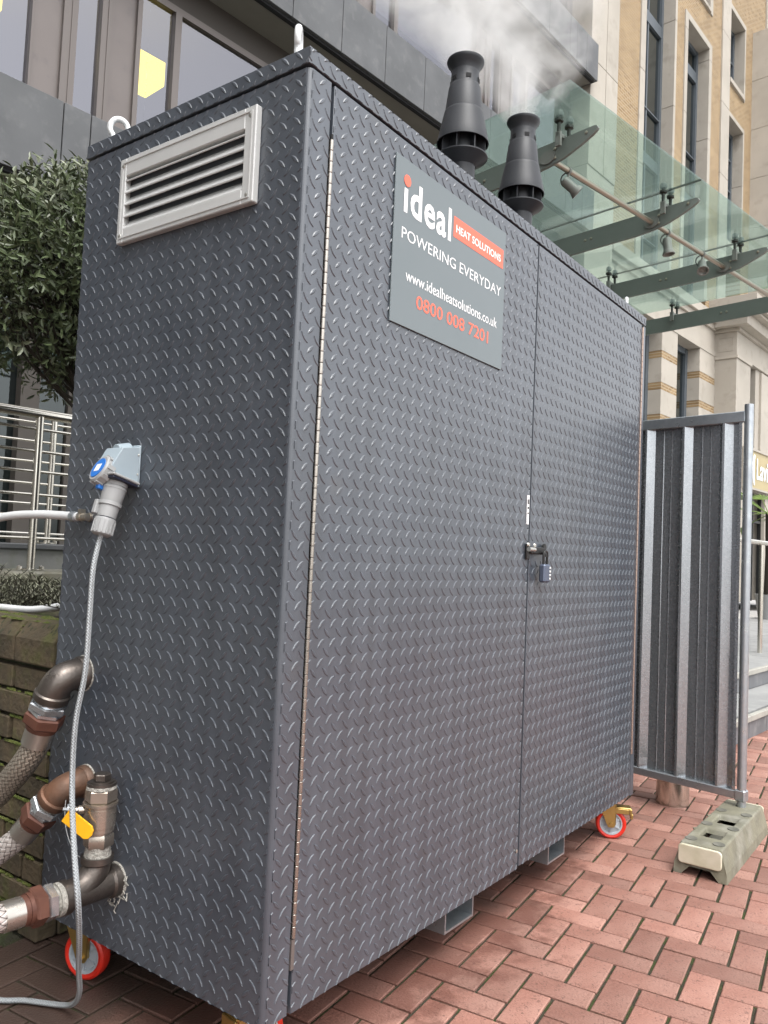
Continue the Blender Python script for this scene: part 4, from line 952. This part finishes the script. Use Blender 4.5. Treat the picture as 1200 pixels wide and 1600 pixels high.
# flues
def flue(x, y):
    T_ = Matrix.Translation((x, y, 0))
    F_ = MB().lathe([(.056, ZT_), (.056, 3.02)], T_, 28).build('flue', M['flue'], cab)
    MB().lathe([(.085, ZT_), (.085, ZT_+.012), (.060, ZT_+.02), (.060, ZT_+.06)], T_, 28, cap=False).build('roof_flange', M['flue'], F_)
    MB().lathe([(.058, 2.862), (.066, 2.870), (.100, 2.892), (.1065, 2.898), (.1065, 2.903), (.098, 2.905), (.064, 2.902), (.062, 2.99)], T_, 36, cap=False).build('lower_collar', M['flue'], F_)
    rb = MB()
    for k in range(8): rb.box((.058, -.0022, 2.90), (.097, .0022, 2.99), M=T_ @ Matrix.Rotation(k*math.pi/4+.3, 4, 'Z'))
    rb.build('ribs', M['flue'], F_)
    MB().lathe([(.104, 2.958), (.1085, 2.958), (.1085, 2.962), (.100, 3.00), (.083, 3.082), (.0805, 3.092), (.0785, 3.094), (.0665, 3.195), (.0625, 3.203), (.060, 3.208), (.0575, 3.262), (.0575, 3.266)], T_, 40, cap=False).build('cone', M['flue'], F_)
    MB().lathe([(.101, 2.96), (.085, 3.02), (.07, 3.08), (.055, 3.2)], T_, 30, cap=False).build('cone_lining', M['flue'], F_)
    MB().lathe([(.0572, 3.262), (.059, 3.272), (.066, 3.287), (.0755, 3.300), (.0785, 3.308), (.0775, 3.313), (.073, 3.311), (.062, 3.295), (.052, 3.275), (.050, 3.12)], T_, 36, cap=False).build('outlet_rim', M['flue'], F_)
    h = MB()
    for k in range(6):
        B = T_ @ Matrix.Rotation(k*math.pi/3-2.35, 4, 'Z'); h.box((.057, -.011, 3.215), (.0612, .011, 3.232), M=B)
    h.build('drain_slots', M['dark'], F_)
flue(1.415, .445); flue(1.952, .445)

# ------------------------------------------------------------------ pipework on the end panel
def fit_seq(mb, p, d, seq, n=24, smooth=True):
    """stack lathe sections along d; returns end point"""
    d = Vector(d).normalized(); z = 0; prof = []
    for r, l in seq:
        prof += [(r, z), (r, z+l)]; z += l
    mb.lathe(prof, axis_mat(p, d), n, smooth); return Vector(p)+d*z
def hexnut(mb, p, d, r, l, rot=0):
    A = axis_mat(p, d) @ Matrix.Rotation(rot, 4, 'Z'); mb.lathe([(r*.90, 0), (r, l*.13), (r, l*.87), (r*.90, l)], A, 6, smooth=False); return Vector(p)+Vector(d).normalized()*l
def elbow_path(p, d0, d1, R, lead=.02, n=9):
    d0 = Vector(d0).normalized(); d1 = Vector(d1).normalized(); p = Vector(p); out = [p]
    a = p+d0*lead; ang = d0.angle(d1); k = R*math.tan(ang/2); corner = a+d0*k; e = corner+d1*k
    for i in range(n+1):
        t = i/n; out.append(a*(1-t)**2+corner*2*t*(1-t)+e*t*t)
    out.append(e+d1*.012); return out
HOSE_G = 'braided steel hoses joined to the cabinet pipes'
def pipe_run(p, d1, R, mm, rr, lab, braid, path, nutrot):
    """elbow fixed to the panel (part of the cabinet) and the braided hose screwed to it (a thing of its own)"""
    ep = elbow_path(p, (-1, 0, 0), d1, R)
    q = MB(); q.tube(ep, rr, 22)
    for at, dd in ((ep[0], Vector((-1, 0, 0))), (ep[-1]-Vector(d1).normalized()*.016, Vector(d1).normalized())):
        q.lathe([(rr+.001, -.004), (rr+.0055, 0), (rr+.0055, .016), (rr+.001, .022)], axis_mat(at, dd), 22)
    EL = q.build('pipe_elbow', M[mm], cab)
    MB().lathe([(rr+.008, 0), (rr+.006, .003), (rr+.001, .005)], axis_mat((-.0005, p[1], p[2]), (-1, 0, 0)), 20).build('wall_seal', M['hemp'], EL)
    d = Vector(d1).normalized(); e = ep[-1]
    h = thing('braided_hose', lab, 'hose', e, 0, HOSE_G); O = Vector(e)
    q = MB(); z = fit_seq(q, (0, 0, 0), d, [(rr*.93, .012)]); q.build('thread', M['hemp'] if mm == 'rust' else M['zinc'], h)
    q = MB(); z = hexnut(q, z, d, rr*1.22, .020, nutrot); z = hexnut(q, z, d, rr*1.12, .012, nutrot+.3); q.build('lock_nut', M['zinc'], h)
    q = MB(); z = hexnut(q, z, d, rr*1.27, .034, nutrot+.15); z = fit_seq(q, z, d, [(rr*1.05, .004), (rr*.96, .010)]); q.build('union_nut', M['union'], h)
    q = MB(); z2 = fit_seq(q, z, d, [(rr*.95, .045)]); q.build('ferrule', M['ferrule'], h)
    pts = spline([z2-d*.004, z2+d*.012] + [Vector(a)-O for a in path], 8)
    MB().tube(pts, rr*.83, 22).build('braid', M[braid], h)
    return h
RR = .040
pipe_run((0, .752, .875), (-.05, .34, -.94), .060, 'iron', .043, 'upper braided hose of worn dull steel curving down from the black elbow', 'braid1', [(-.10, .858, .618), (-.108, .92, .555), (-.12, 1.00, .485), (-.15, 1.22, .31), (-.2, 1.5, .13), (-.22, 1.8, .05), (-.2, 2.1, .045)], .2)
pipe_run((0, .705, .586), (-.20, .60, -.72), .058, 'rust', .038, 'middle braided hose of bright steel leading from the rusty brown elbow', 'braid2', [(-.17, 1.03, .27), (-.2, 1.25, .12), (-.26, 1.5, .045), (-.34, 1.9, .04), (-.4, 2.3, .04)], .4)
# sweep tee with the valve on its branch
q = MB(); rr = .036; c0 = Vector((0, .548, .362))
q.tube([c0, c0+Vector((-.160, 0, 0))], rr, 22); q.lathe([(rr+.0055, 0), (rr+.0055, .02), (rr, .026)], axis_mat(c0+Vector((-.003, 0, 0)), (-1, 0, 0)), 22)
q.lathe([(rr, 0), (rr+.006, .004), (rr+.006, .024)], axis_mat(c0+Vector((-.140, 0, 0)), (-1, 0, 0)), 22)
VX = -.062; sw = [(VX, .548, .440), (VX, .548, .425), (VX-.004, .548, .408), (VX-.022, .548, .386), (VX-.048, .548, .370), (VX-.075, .548, .364), (VX-.095, .548, .362)]
q.tube(spline(sw, 3), rr*.97, 22); q.lathe([(rr, 0), (rr+.005, .004), (rr+.005, .020)], axis_mat((VX, .548, .422), (0, 0, 1)), 22)
TE = q.build('pipe_tee', M['iron'], cab)
q = MB(); q.lathe([(rr+.010, 0), (rr+.008, .003), (rr+.001, .005)], axis_mat((-.0005, .548, .362), (-1, 0, 0)), 20)
sr = random.Random(4)
for k in range(14):
    a = sr.uniform(2.6, 5.2); r_ = rr+sr.uniform(.0, .025); q.tube([(-.002, .548+r_*math.cos(a), .362+r_*math.sin(a)), (-.006, .548+r_*math.cos(a)+sr.gauss(0, .008), .362+r_*math.sin(a)-sr.uniform(.0, .02)), (-.003, .548+r_*math.cos(a)+sr.gauss(0, .012), .362+r_*math.sin(a)-sr.uniform(.01, .03))], .0018, 5)
q.build('wall_seal', M['hemp'], TE)
VV = Vector((VX, .548, .440))
q = MB(); q.lathe([(.034, 0), (.034, .008), (.031, .022), (.0335, .028)], axis_mat(VV, (0, 0, 1)), 24); q.build('thread_paste', M['hemp'], TE)
q = MB(); z = hexnut(q, VV+Vector((0, 0, .024)), (0, 0, 1), .038, .036, .3); z = fit_seq(q, z, (0, 0, 1), [(.0345, .006), (.0385, .012), (.0405, .046), (.0385, .008), (.044, .006)]); z = hexnut(q, z, (0, 0, 1), .0405, .034, .3)
q.lathe([(.012, .0), (.012, .05), (.009, .052), (.009, .062)], axis_mat((VX, .554, .558), (-.85, .5, 0)), 14)
VB = q.build('valve', M['valve'], cab)
q = MB(); q.lathe([(.035, 0), (.038, .004), (.037, .012), (.033, .015)], axis_mat(z-Vector((0, 0, .004)), (0, 0, 1)), 24); q.build('thread_paste', M['hemp'], VB)
q = MB(); z2 = fit_seq(q, z+Vector((0, 0, .008)), (0, 0, 1), [(.037, .007), (.030, .004)]); z3 = hexnut(q, z2, (0, 0, 1), .022, .018, .2); q.build('end_cap', M['iron'], VB)
lv = Vector((-.122, .588, .566))
q = MB(); q.lathe([(.010, -.006), (.010, .008)], axis_mat(lv, (-.85, .5, 0)), 6, smooth=False); q.box((-.006, -.014, -.01), (.0, .014, .012), M=axis_mat(lv+Vector((-.004, -.004, 0)), (-.5, -.4, .3))); q.build('lever_nut', M['zinc'], VB)
poly = [(0, -.019), (.074, -.019), (.084, -.012), (.087, 0), (.084, .012), (.074, .019), (0, .019)]
ax_ = Vector((.36, -.78, -.50)).normalized(); nn = Vector((-.82, -.45, .1)); nn = (nn-ax_*nn.dot(ax_)).normalized(); ay = nn.cross(ax_)
Mx = Matrix(((ax_.x, ay.x, nn.x, lv.x-.014), (ax_.y, ay.y, nn.y, lv.y-.006), (ax_.z, ay.z, nn.z, lv.z-.012), (0, 0, 0, 1)))
MB().prism(poly, 0, .006, M=Mx).build('lever', M['yellow'], VB, bevel=.0015)
# lowest hose, straight out of the tee
e = c0+Vector((-.160, 0, 0)); h = thing('braided_hose', 'lowest braided hose of bright steel leaving the tee below the valve', 'hose', e, 0, HOSE_G)
d = Vector((-1, .10, -.02)).normalized()
q = MB(); z = fit_seq(q, (0, 0, 0), d, [(rr*1.12, .014), (rr*.98, .006)]); q.build('thread', M['hemp'], h)
q = MB(); z = hexnut(q, z, d, rr*1.24, .024, .1); q.build('lock_nut', M['zinc'], h)
q = MB(); z = hexnut(q, z, d, rr*1.30, .032, .25); z = fit_seq(q, z, d, [(rr*1.05, .010), (rr*.98, .012)]); q.build('union_nut', M['union'], h)
q = MB(); z = fit_seq(q, z, d, [(rr*.98, .045)]); q.build('ferrule', M['ferrule'], h)
MB().tube(spline([z-d*.003, z+d*.06, Vector((-.36, .10, -.06)), Vector((-.50, .22, -.16)), Vector((-.58, .42, -.26)), Vector((-.55, .7, -.325)), Vector((-.45, 1.1, -.328))], 8), rr*.86, 22).build('braid', M['braid2'], h)

# ------------------------------------------------------------------ power inlet, plug and cable, white water hose
q = MB()
q.box((-.008, .548, 1.398), (0, .640, 1.512), ch=.002)
vs = [(-.008, 0.548, 1.402), (-.008, 0.634, 1.402), (-.008, 0.634, 1.506), (-.008, 0.548, 1.506), (-.092, 0.555, 1.438), (-.092, 0.628, 1.438), (-.055, 0.628, 1.500), (-.055, 0.555, 1.500), (-.045, 0.552, 1.404), (-.045, 0.631, 1.404)]
q.add(vs, [(0, 8, 9, 1), (8, 4, 5, 9), (4, 7, 6, 5), (7, 3, 2, 6), (0, 3, 7, 4, 8), (1, 9, 5, 6, 2)])
q.tube([(-.012, .591, 1.498), (-.05, .591, 1.493)], [.022, .018], 14)
PI = q.build('power_inlet', M['sockgrey'], cab, bevel=.003)
for z in (1.432, 1.484): MB().lathe([(.006, 0), (.005, .004)], axis_mat((-.008, .5525, z), (-1, 0, 0)), 10).build('screw', M['screw'], PI)
pd = Vector((-.26, -.02, -.96)).normalized(); p0 = Vector((-.056, .572, 1.410))
q = MB(); q.box((-.040, -.040, -.004), (.040, .040, .004), M=axis_mat(p0+pd*.002, pd, (0, 1, 0)), ch=.002); q.build('inlet_gasket', M['dkblue'], PI)
q = MB(); q.box((-.043, -.043, -.003), (.043, .043, .004), M=axis_mat(p0-pd*.006, pd, (0, 1, 0)), ch=.002); q.build('inlet_flange', M['plug'], PI)
# hinged ring cap with blue face
cd_ = Vector((-.80, .12, .42)).normalized(); cc = Vector((-.094, .596, 1.440)); A = axis_mat(cc, cd_)
q = MB(); q.lathe([(.018, -.030), (.036, -.026), (.040, -.022), (.040, .0), (.036, .004), (.028, .004)], A, 28)
for k in range(9): q.box((.038, -.006, -.022), (.0435, .006, -.001), M=A @ Matrix.Rotation(k*2*math.pi/9, 4, 'Z'))
CP = q.build('inlet_cap', M['plug'], PI)
MB().lathe([(.029, .003), (.029, .006)], A, 28).build('cap_face', M['blue'], CP)
q = MB(); q.box((-.013, -.011, .006), (.013, .011, .0065), M=axis_mat(cc, cd_, (0, 1, 0))); q.build('cap_print', M['white'], CP)
pg = thing('power_cable', 'grey plug and braided power cable hanging from the blue capped inlet to the ground', 'cable', p0+pd*.006)
O = p0+pd*.006; q = MB()
e1 = fit_seq(q, (0, 0, 0), pd, [(.031, .010), (.029, .003), (.0315, .006)]); q.lathe([(.0305, 0), (.0285, .03), (.0270, .036)], axis_mat(e1, pd), 24); e2 = e1+pd*.036
e3 = fit_seq(q, e2, pd, [(.030, .010), (.0255, .002)]); q.lathe([(.0265, 0), (.0245, .030)], axis_mat(e3, pd), 24); e4 = e3+pd*.030; q.build('plug', M['plug'], pg)
q = MB(); q.lathe([(.0235, 0), (.0235, .003)], axis_mat(e4, pd), 20); e5 = e4+pd*.003; q.build('seal_ring', M['dkblue'], pg)
q = MB(); A = axis_mat(e5, pd); q.lathe([(.0265, 0), (.0275, .004), (.0255, .042), (.020, .046)], A, 24)
for k in range(14): q.box((.0255, -.0018, .006), (.0285, .0018, .040), M=A @ Matrix.Rotation(k*2*math.pi/14, 4, 'Z'))
q.build('gland_nut', M['plug'], pg)
MB().box((-.010, -.008, -.012), (.012, .008, .014), M=axis_mat(e1+Vector((-.030, .016, .012)), pd), ch=.002).build('latch', M['blue'], pg)
q = MB(); q.box((-.009, -.007, -.018), (.006, .007, .02), M=axis_mat(e3+Vector((-.026, .016, .0)), pd), ch=.002); q.build('plug_lug', M['plug'], pg)
e6 = e5+pd*.046
MB().tube(spline([e6-pd*.01, e6+pd*.03] + [Vector(a)-O for a in ((-.122, .556, 1.17), (-.130, .546, 1.061), (-.140, .535, .918), (-.150, .547, .79), (-.155, .537, .635), (-.190, .459, .508), (-.205, .410, .415), (-.170, .447, .305), (-.120, .514, .19), (-.082, .560, .10), (-.055, .625, .038), (-.055, .69, .013), (-.098, .778, .0105), (-.14, .83, .0105), (-.17, .92, .0105), (-.26, 1.08, .0105), (-.36, 1.2, .0105), (-.38, 1.34, .0105), (-.30, 1.42, .0105), (-.18, 1.36, .0105))], 8), .0070, 12).build('flex', M['cable'], pg)
wh = thing('white_hose', 'white water hose with a nickel fitting fixed beside the power inlet', 'hose', (0, .765, 1.315))
q = MB(); q.lathe([(.013, 0), (.013, .006), (.009, .006), (.009, .02)], axis_mat((0, 0, 0), (-1, 0, 0)), 12); q.lathe([(.0, -.002), (.011, 0), (.011, .022), (.013, .022), (.013, .034), (.010, .036), (.010, .05)], axis_mat((-.018, -.012, 0), (-.1, 1, 0)), 12)
q.box((-.03, .008, .010), (-.012, .018, .022)); q.build('hose_fitting', M['hosefit'], wh)
q = MB(); q.lathe([(.0155, 0), (.0155, .02)], axis_mat((-.022, .035, 0), (-.1, 1, 0)), 14); q.build('hose_clip', M['galv'], wh)
MB().tube(spline([(-.021, .026, 0), (-.03, .10, .003), (-.05, .2, .004), (-.08, .34, -.008), (-.13, .55, -.06), (-.15, .8, -.2), (-.13, 1.1, -.33), (.05, 1.3, -.36)], 6), .0125, 12).build('tube', M['hose'], wh)
lw = thing('white_hose', 'white hose lying in the planter among the lavender plants', 'hose', (0, 0, 0))
MB().tube(spline([(.06, 2.1, .992), (.14, 1.8, .992), (.21, 1.60, .991), (.30, 1.545, .985), (.39, 1.46, 1.01), (.50, 1.42, 1.07), (.62, 1.45, 1.10), (.72, 1.55, 1.06), (.8, 1.65, .95)], 6), .0125, 12).build('tube', M['hose'], lw)
ty = thing('cable_tie', 'thin white tie wire dangling from the middle elbow', 'wire', (-.085, .66, .54))
MB().tube(spline([(0, .008, .02), (-.004, .0, -.03), (-.002, -.02, -.075), (.0, -.055, -.105), (.0, -.085, -.108)], 6), .0013, 5).build('wire', M['plug'], ty)

# ------------------------------------------------------------------ hoarding panel, its foot and the bollard
PB = Vector((2.80, -.394, 0)); pa = R_(80)
hp = thing('steel_hoarding', 'galvanised corrugated steel hoarding panel standing past the cabinet end', 'fence panel', PB, pa)
# local x runs along the panel away from its pole, local +y faces the camera side
q = MB(); q.tube([(0, 0, .115), (0, 0, 2.052)], .021, 16); q.build('pole', M['galv'], hp)
q = MB(); q.box((.012, -.017, 1.965), (1.06, .017, 2.02), ch=.004); q.build('top_rail', M['galv'], hp)
q = MB(); q.box((.012, -.019, .158), (1.06, .019, .197), ch=.004); q.box((-.024, -.024, .15), (.026, .024, .205), ch=.006); q.build('bottom_rail', M['galv'], hp)
q = MB(); q.tube([(1.07, 0, .115), (1.07, 0, 2.052)], .021, 16); q.build('pole', M['galv'], hp)
unit = [(0, 0), (.044, 0), (.0465, .0045), (.049, 0), (.088, 0), (.0905, .0045), (.093, 0), (.140, 0), (.174, .027), (.184, .027), (.206, 0)]
prof = [(.026, .012), (.040, .012), (.046, -.012)]
k = -.064
while k < 1.03:
    prof += [(k+u, -.012+v) for u, v in unit[:-1] if .05 < k+u < 1.045]; k += .206
sh = MB(); n_ = len(prof)
zz = [.19, .215, .25, .4, .8, 1.3, 1.75, 1.975]
sr = random.Random(8)
vs = [(p[0], p[1]+(.0 if j in (0, 7) else sr.gauss(0, .0007)), z) for j, z in enumerate(zz) for p in prof]
sh.add(vs, [(j*n_+i, j*n_+i+1, (j+1)*n_+i+1, (j+1)*n_+i) for j in range(len(zz)-1) for i in range(n_-1)])
SHT = sh.build('corrugated_sheet', M['spangle'], hp); sm = SHT.modifiers.new('thick', 'SOLIDIFY'); sm.thickness = .0012
ft = thing('foot_block', 'chunky grey green moulded foot block with cream end carrying the hoarding pole', 'foot block', (2.095, -.492, 0))
FL, FW_ = .80, .205
def rrect(x0, y0, x1, y1, r, n=5):
    out = []
    for cx, cy, a in ((x1-r, y1-r, 0), (x0+r, y1-r, 90), (x0+r, y0+r, 180), (x1-r, y0+r, 270)):
        for k in range(n+1): t = R_(a+90*k/n); out.append((cx+r*math.cos(t), cy+r*math.sin(t)))
    return out
import bmesh
def foot_body():
    bm = bmesh.new()
    zt = .125
    def ring(x0, y0, x1, y1, z): return [bm.verts.new(p) for p in ((x0, y0, z), (x1, y0, z), (x1, y1, z), (x0, y1, z))]
    # top sheet with two rectangular wells, made from a grid of cells
    xs = [.012, .142, .272, .372, .502, FL-.14, FL-.012]; ys = [.022, .060, .146, FW_-.022]
    V = {}
    for i, x in enumerate(xs):
        for j, y in enumerate(ys): V[i, j] = bm.verts.new((x, y, zt))
    wells = ((1, 1), (3, 1))
    for i in range(len(xs)-1):
        for j in range(len(ys)-1):
            if (i, j) in wells:
                lo = [bm.verts.new((xs[a]+(.012 if a == i else -.012), ys[b]+(.003 if b == j else -.003), .104)) for a, b in ((i, j), (i+1, j), (i+1, j+1), (i, j+1))]
                up = [V[i, j], V[i+1, j], V[i+1, j+1], V[i, j+1]]
                for k in range(4): bm.faces.new((up[k], up[(k+1) % 4], lo[(k+1) % 4], lo[k]))
            else: bm.faces.new((V[i, j], V[i+1, j], V[i+1, j+1], V[i, j+1]))
    # long sides lean out to a skirt with an arch at the near end; ends are open arches
    nx, ny = len(xs)-1, len(ys)-1
    def skirt(top, low, z):
        b_ = [bm.verts.new((p[0], p[1], z)) for p in low]
        for k in range(len(top)-1): bm.faces.new((top[k+1], top[k], b_[k], b_[k+1]))
        return b_
    s0 = skirt([V[i, 0] for i in range(nx+1)], [(x, 0.0, 0) for x in [0.0]+xs[1:-1]+[FL]], .04); s0b = skirt(s0, [(v.co.x, -.004, 0) for v in s0], 0)
    s1 = skirt([V[i, ny] for i in range(nx, -1, -1)], [(x, FW_, 0) for x in [FL]+xs[1:-1][::-1]+[0.0]], .04); s1b = skirt(s1, [(v.co.x, FW_+.004, 0) for v in s1], 0)
    for sgn, i in ((0, 0), (1, nx)):
        x = 0 if i == 0 else FL; top = [V[i, j] for j in range(ny+1)]
        pts = [(x, 0, .04), (x, -.004, 0), (x, .030, 0), (x, .062, .036), (x, FW_-.062, .036), (x, FW_-.030, 0), (x, FW_+.004, 0), (x, FW_, .04)]
        lo = [bm.verts.new(p) for p in pts]
        f = top+lo[::-1]
        try: bm.faces.new(f)
        except Exception: pass
    bmesh.ops.remove_doubles(bm, verts=bm.verts, dist=.0005); bmesh.ops.recalc_face_normals(bm, faces=bm.faces)
    me = bpy.data.meshes.new('foot_body'); bm.to_mesh(me); bm.free(); return me
MB().box((.03, .03, .028), (FL-.03, FW_-.03, .034)).build('shade_floor', M['blockshade'], ft)  # dark plate added to stand for the shade inside the wells
FB = obj('foot_body', foot_body(), M['block'], ft, bevel=.006)
for x, y in ((.075, .048), (.075, .157), (.322, .048), (.322, .157), (.575, .048), (.575, .157)):
    q = MB(); q.lathe([(.021, .1255), (.024, .1262), (.024, .1275), (.020, .1275), (.017, .1262), (0, .1258)], Matrix.Translation((x, y, 0)) @ Matrix.Scale(1.15, 4, (1, 0, 0)), 18, cap=False); q.build('pole_socket', M['blockshade'], ft)
for x in (.21, .44): MB().prism([(x-.018, .176), (x+.018, .170), (x, .187)], .1245, .130).build('moulded_arrow', M['block'], ft)
q = MB(); q.prism(rrect(.018, .046, FW_-.018, .122, .016), 0, .014, M=Matrix(((0, 0, -1, .006), (1, 0, 0, 0), (0, 1, 0, 0), (0, 0, 0, 1)))); q.build('reflector_end', M['blockend'], ft, bevel=.004)
q = MB(); q.prism(rrect(.018, .046, FW_-.018, .122, .016), 0, .014, M=Matrix(((0, 0, -1, FL+.008), (1, 0, 0, 0), (0, 1, 0, 0), (0, 0, 0, 1)))); q.build('reflector_end', M['blockend'], ft, bevel=.004)
bo = thing('bollard', 'brushed stainless bollard hidden behind the hoarding panel', 'bollard', (3.06, .0, 0))
MB().lathe([(.084, -.005), (.084, .92)], None, 36).build('tube', M['steel'], bo); MB().lathe([(.084, .92), (.080, .935), (.05, .95), (0, .953)], None, 36, cap=False).build('cap', M['steel'], bo)

# ------------------------------------------------------------------ steam from the flues
def steam():
    mb = MB(); mb.box((.9, -.15, 3.22), (4.1, 1.9, 5.3))
    o = mb.build('steam', None); tag(o, 'white steam drifting up from the two black flues', 'steam', kind='stuff')
    m = bpy.data.materials.new('steam'); m.use_nodes = True; N = m.node_tree.nodes; L = m.node_tree.links; N.clear()
    out = N.new('ShaderNodeOutputMaterial'); pv = N.new('ShaderNodeVolumePrincipled'); pv.inputs['Color'].default_value = (.97, .97, .96, 1); pv.inputs['Anisotropy'].default_value = .1
    L.new(pv.outputs[0], out.inputs['Volume'])
    tc = N.new('ShaderNodeTexCoord')
    def mth(op, a, b=None, c=None, clamp=False):
        n = N.new('ShaderNodeMath'); n.operation = op; n.use_clamp = clamp
        for i, q in enumerate((a, b, c)):
            if q is None: continue
            if isinstance(q, (int, float)): n.inputs[i].default_value = q
            else: L.new(q, n.inputs[i])
        return n.outputs[0]
    # curl the plume: displace the lookup by a slow noise that grows with height
    sx = N.new('ShaderNodeSeparateXYZ'); L.new(tc.outputs['Object'], sx.inputs[0])
    nz = N.new('ShaderNodeTexNoise'); nz.inputs['Scale'].default_value = 2.6; nz.inputs['Detail'].default_value = 4; L.new(tc.outputs['Object'], nz.inputs['Vector'])
    v1 = N.new('ShaderNodeVectorMath'); v1.operation = 'SUBTRACT'; L.new(nz.outputs['Color'], v1.inputs[0]); v1.inputs[1].default_value = (.5, .5, .5)
    hgt = mth('MAXIMUM', mth('SUBTRACT', sx.outputs[2], 3.30), 0)
    v2 = N.new('ShaderNodeVectorMath'); v2.operation = 'SCALE'; L.new(v1.outputs[0], v2.inputs[0]); L.new(mth('MULTIPLY', mth('MINIMUM', hgt, .55), 1.25), v2.inputs[3])
    v3 = N.new('ShaderNodeVectorMath'); v3.operation = 'ADD'; L.new(tc.outputs['Object'], v3.inputs[0]); L.new(v2.outputs[0], v3.inputs[1])
    s2 = N.new('ShaderNodeSeparateXYZ'); L.new(v3.outputs[0], s2.inputs[0])
    X, Y = s2.outputs[0], s2.outputs[1]
    dens = None
    for (fx, fy, dx, dy, r0, gr_) in ((1.415, .445, .22, .30, .055, .60), (1.952, .445, .16, .28, .055, .46)):
        ax = mth('SUBTRACT', X, mth('MULTIPLY_ADD', hgt, dx, fx)); ay = mth('SUBTRACT', Y, mth('MULTIPLY_ADD', hgt, dy, fy))
        r2 = mth('ADD', mth('MULTIPLY', ax, ax), mth('MULTIPLY', ay, ay)); rad = mth('MULTIPLY_ADD', mth('POWER', hgt, .8), gr_, r0)
        q = mth('DIVIDE', mth('SQRT', r2), rad); fall = mth('SUBTRACT', 1.15, q, clamp=True)
        thin = mth('DIVIDE', 1.0, mth('MULTIPLY_ADD', hgt, 2.6, .45))
        d_ = mth('MULTIPLY', fall, thin); dens = d_ if dens is None else mth('ADD', dens, d_)
    n2 = N.new('ShaderNodeTexNoise'); n2.inputs['Scale'].default_value = 3.4; n2.inputs['Detail'].default_value = 7; n2.inputs['Roughness'].default_value = .66; n2.inputs['Distortion'].default_value = 1.2; L.new(v3.outputs[0], n2.inputs['Vector'])
    mr = N.new('ShaderNodeMapRange'); mr.inputs['From Min'].default_value = .40; mr.inputs['From Max'].default_value = .66; L.new(n2.outputs['Fac'], mr.inputs['Value'])
    above = mth('GREATER_THAN', sx.outputs[2], 3.295)
    L.new(mth('MULTIPLY', mth('MULTIPLY', mth('MULTIPLY', dens, mr.outputs[0]), 10.5), above), pv.inputs['Density'])
    o.data.materials.append(m)
steam()

# outward normals for everything that is a closed shape
def fix_normals():
    done = set()
    for o in scn.objects:
        if o.type != 'MESH' or o.data.name in done: continue
        done.add(o.data.name)
        if o.name.split('.')[0] in ('pane', 'crown', 'pale_leaves', 'leaves', 'fronds', 'paver', 'paver_field', 'soil', 'moss_tufts', 'office_room', 'lobby_room', 'ground', 'corrugated_sheet', 'lettering', 'branches'): continue
        bm = bmesh.new(); bm.from_mesh(o.data); bmesh.ops.recalc_face_normals(bm, faces=bm.faces); bm.to_mesh(o.data); bm.free()
fix_normals()
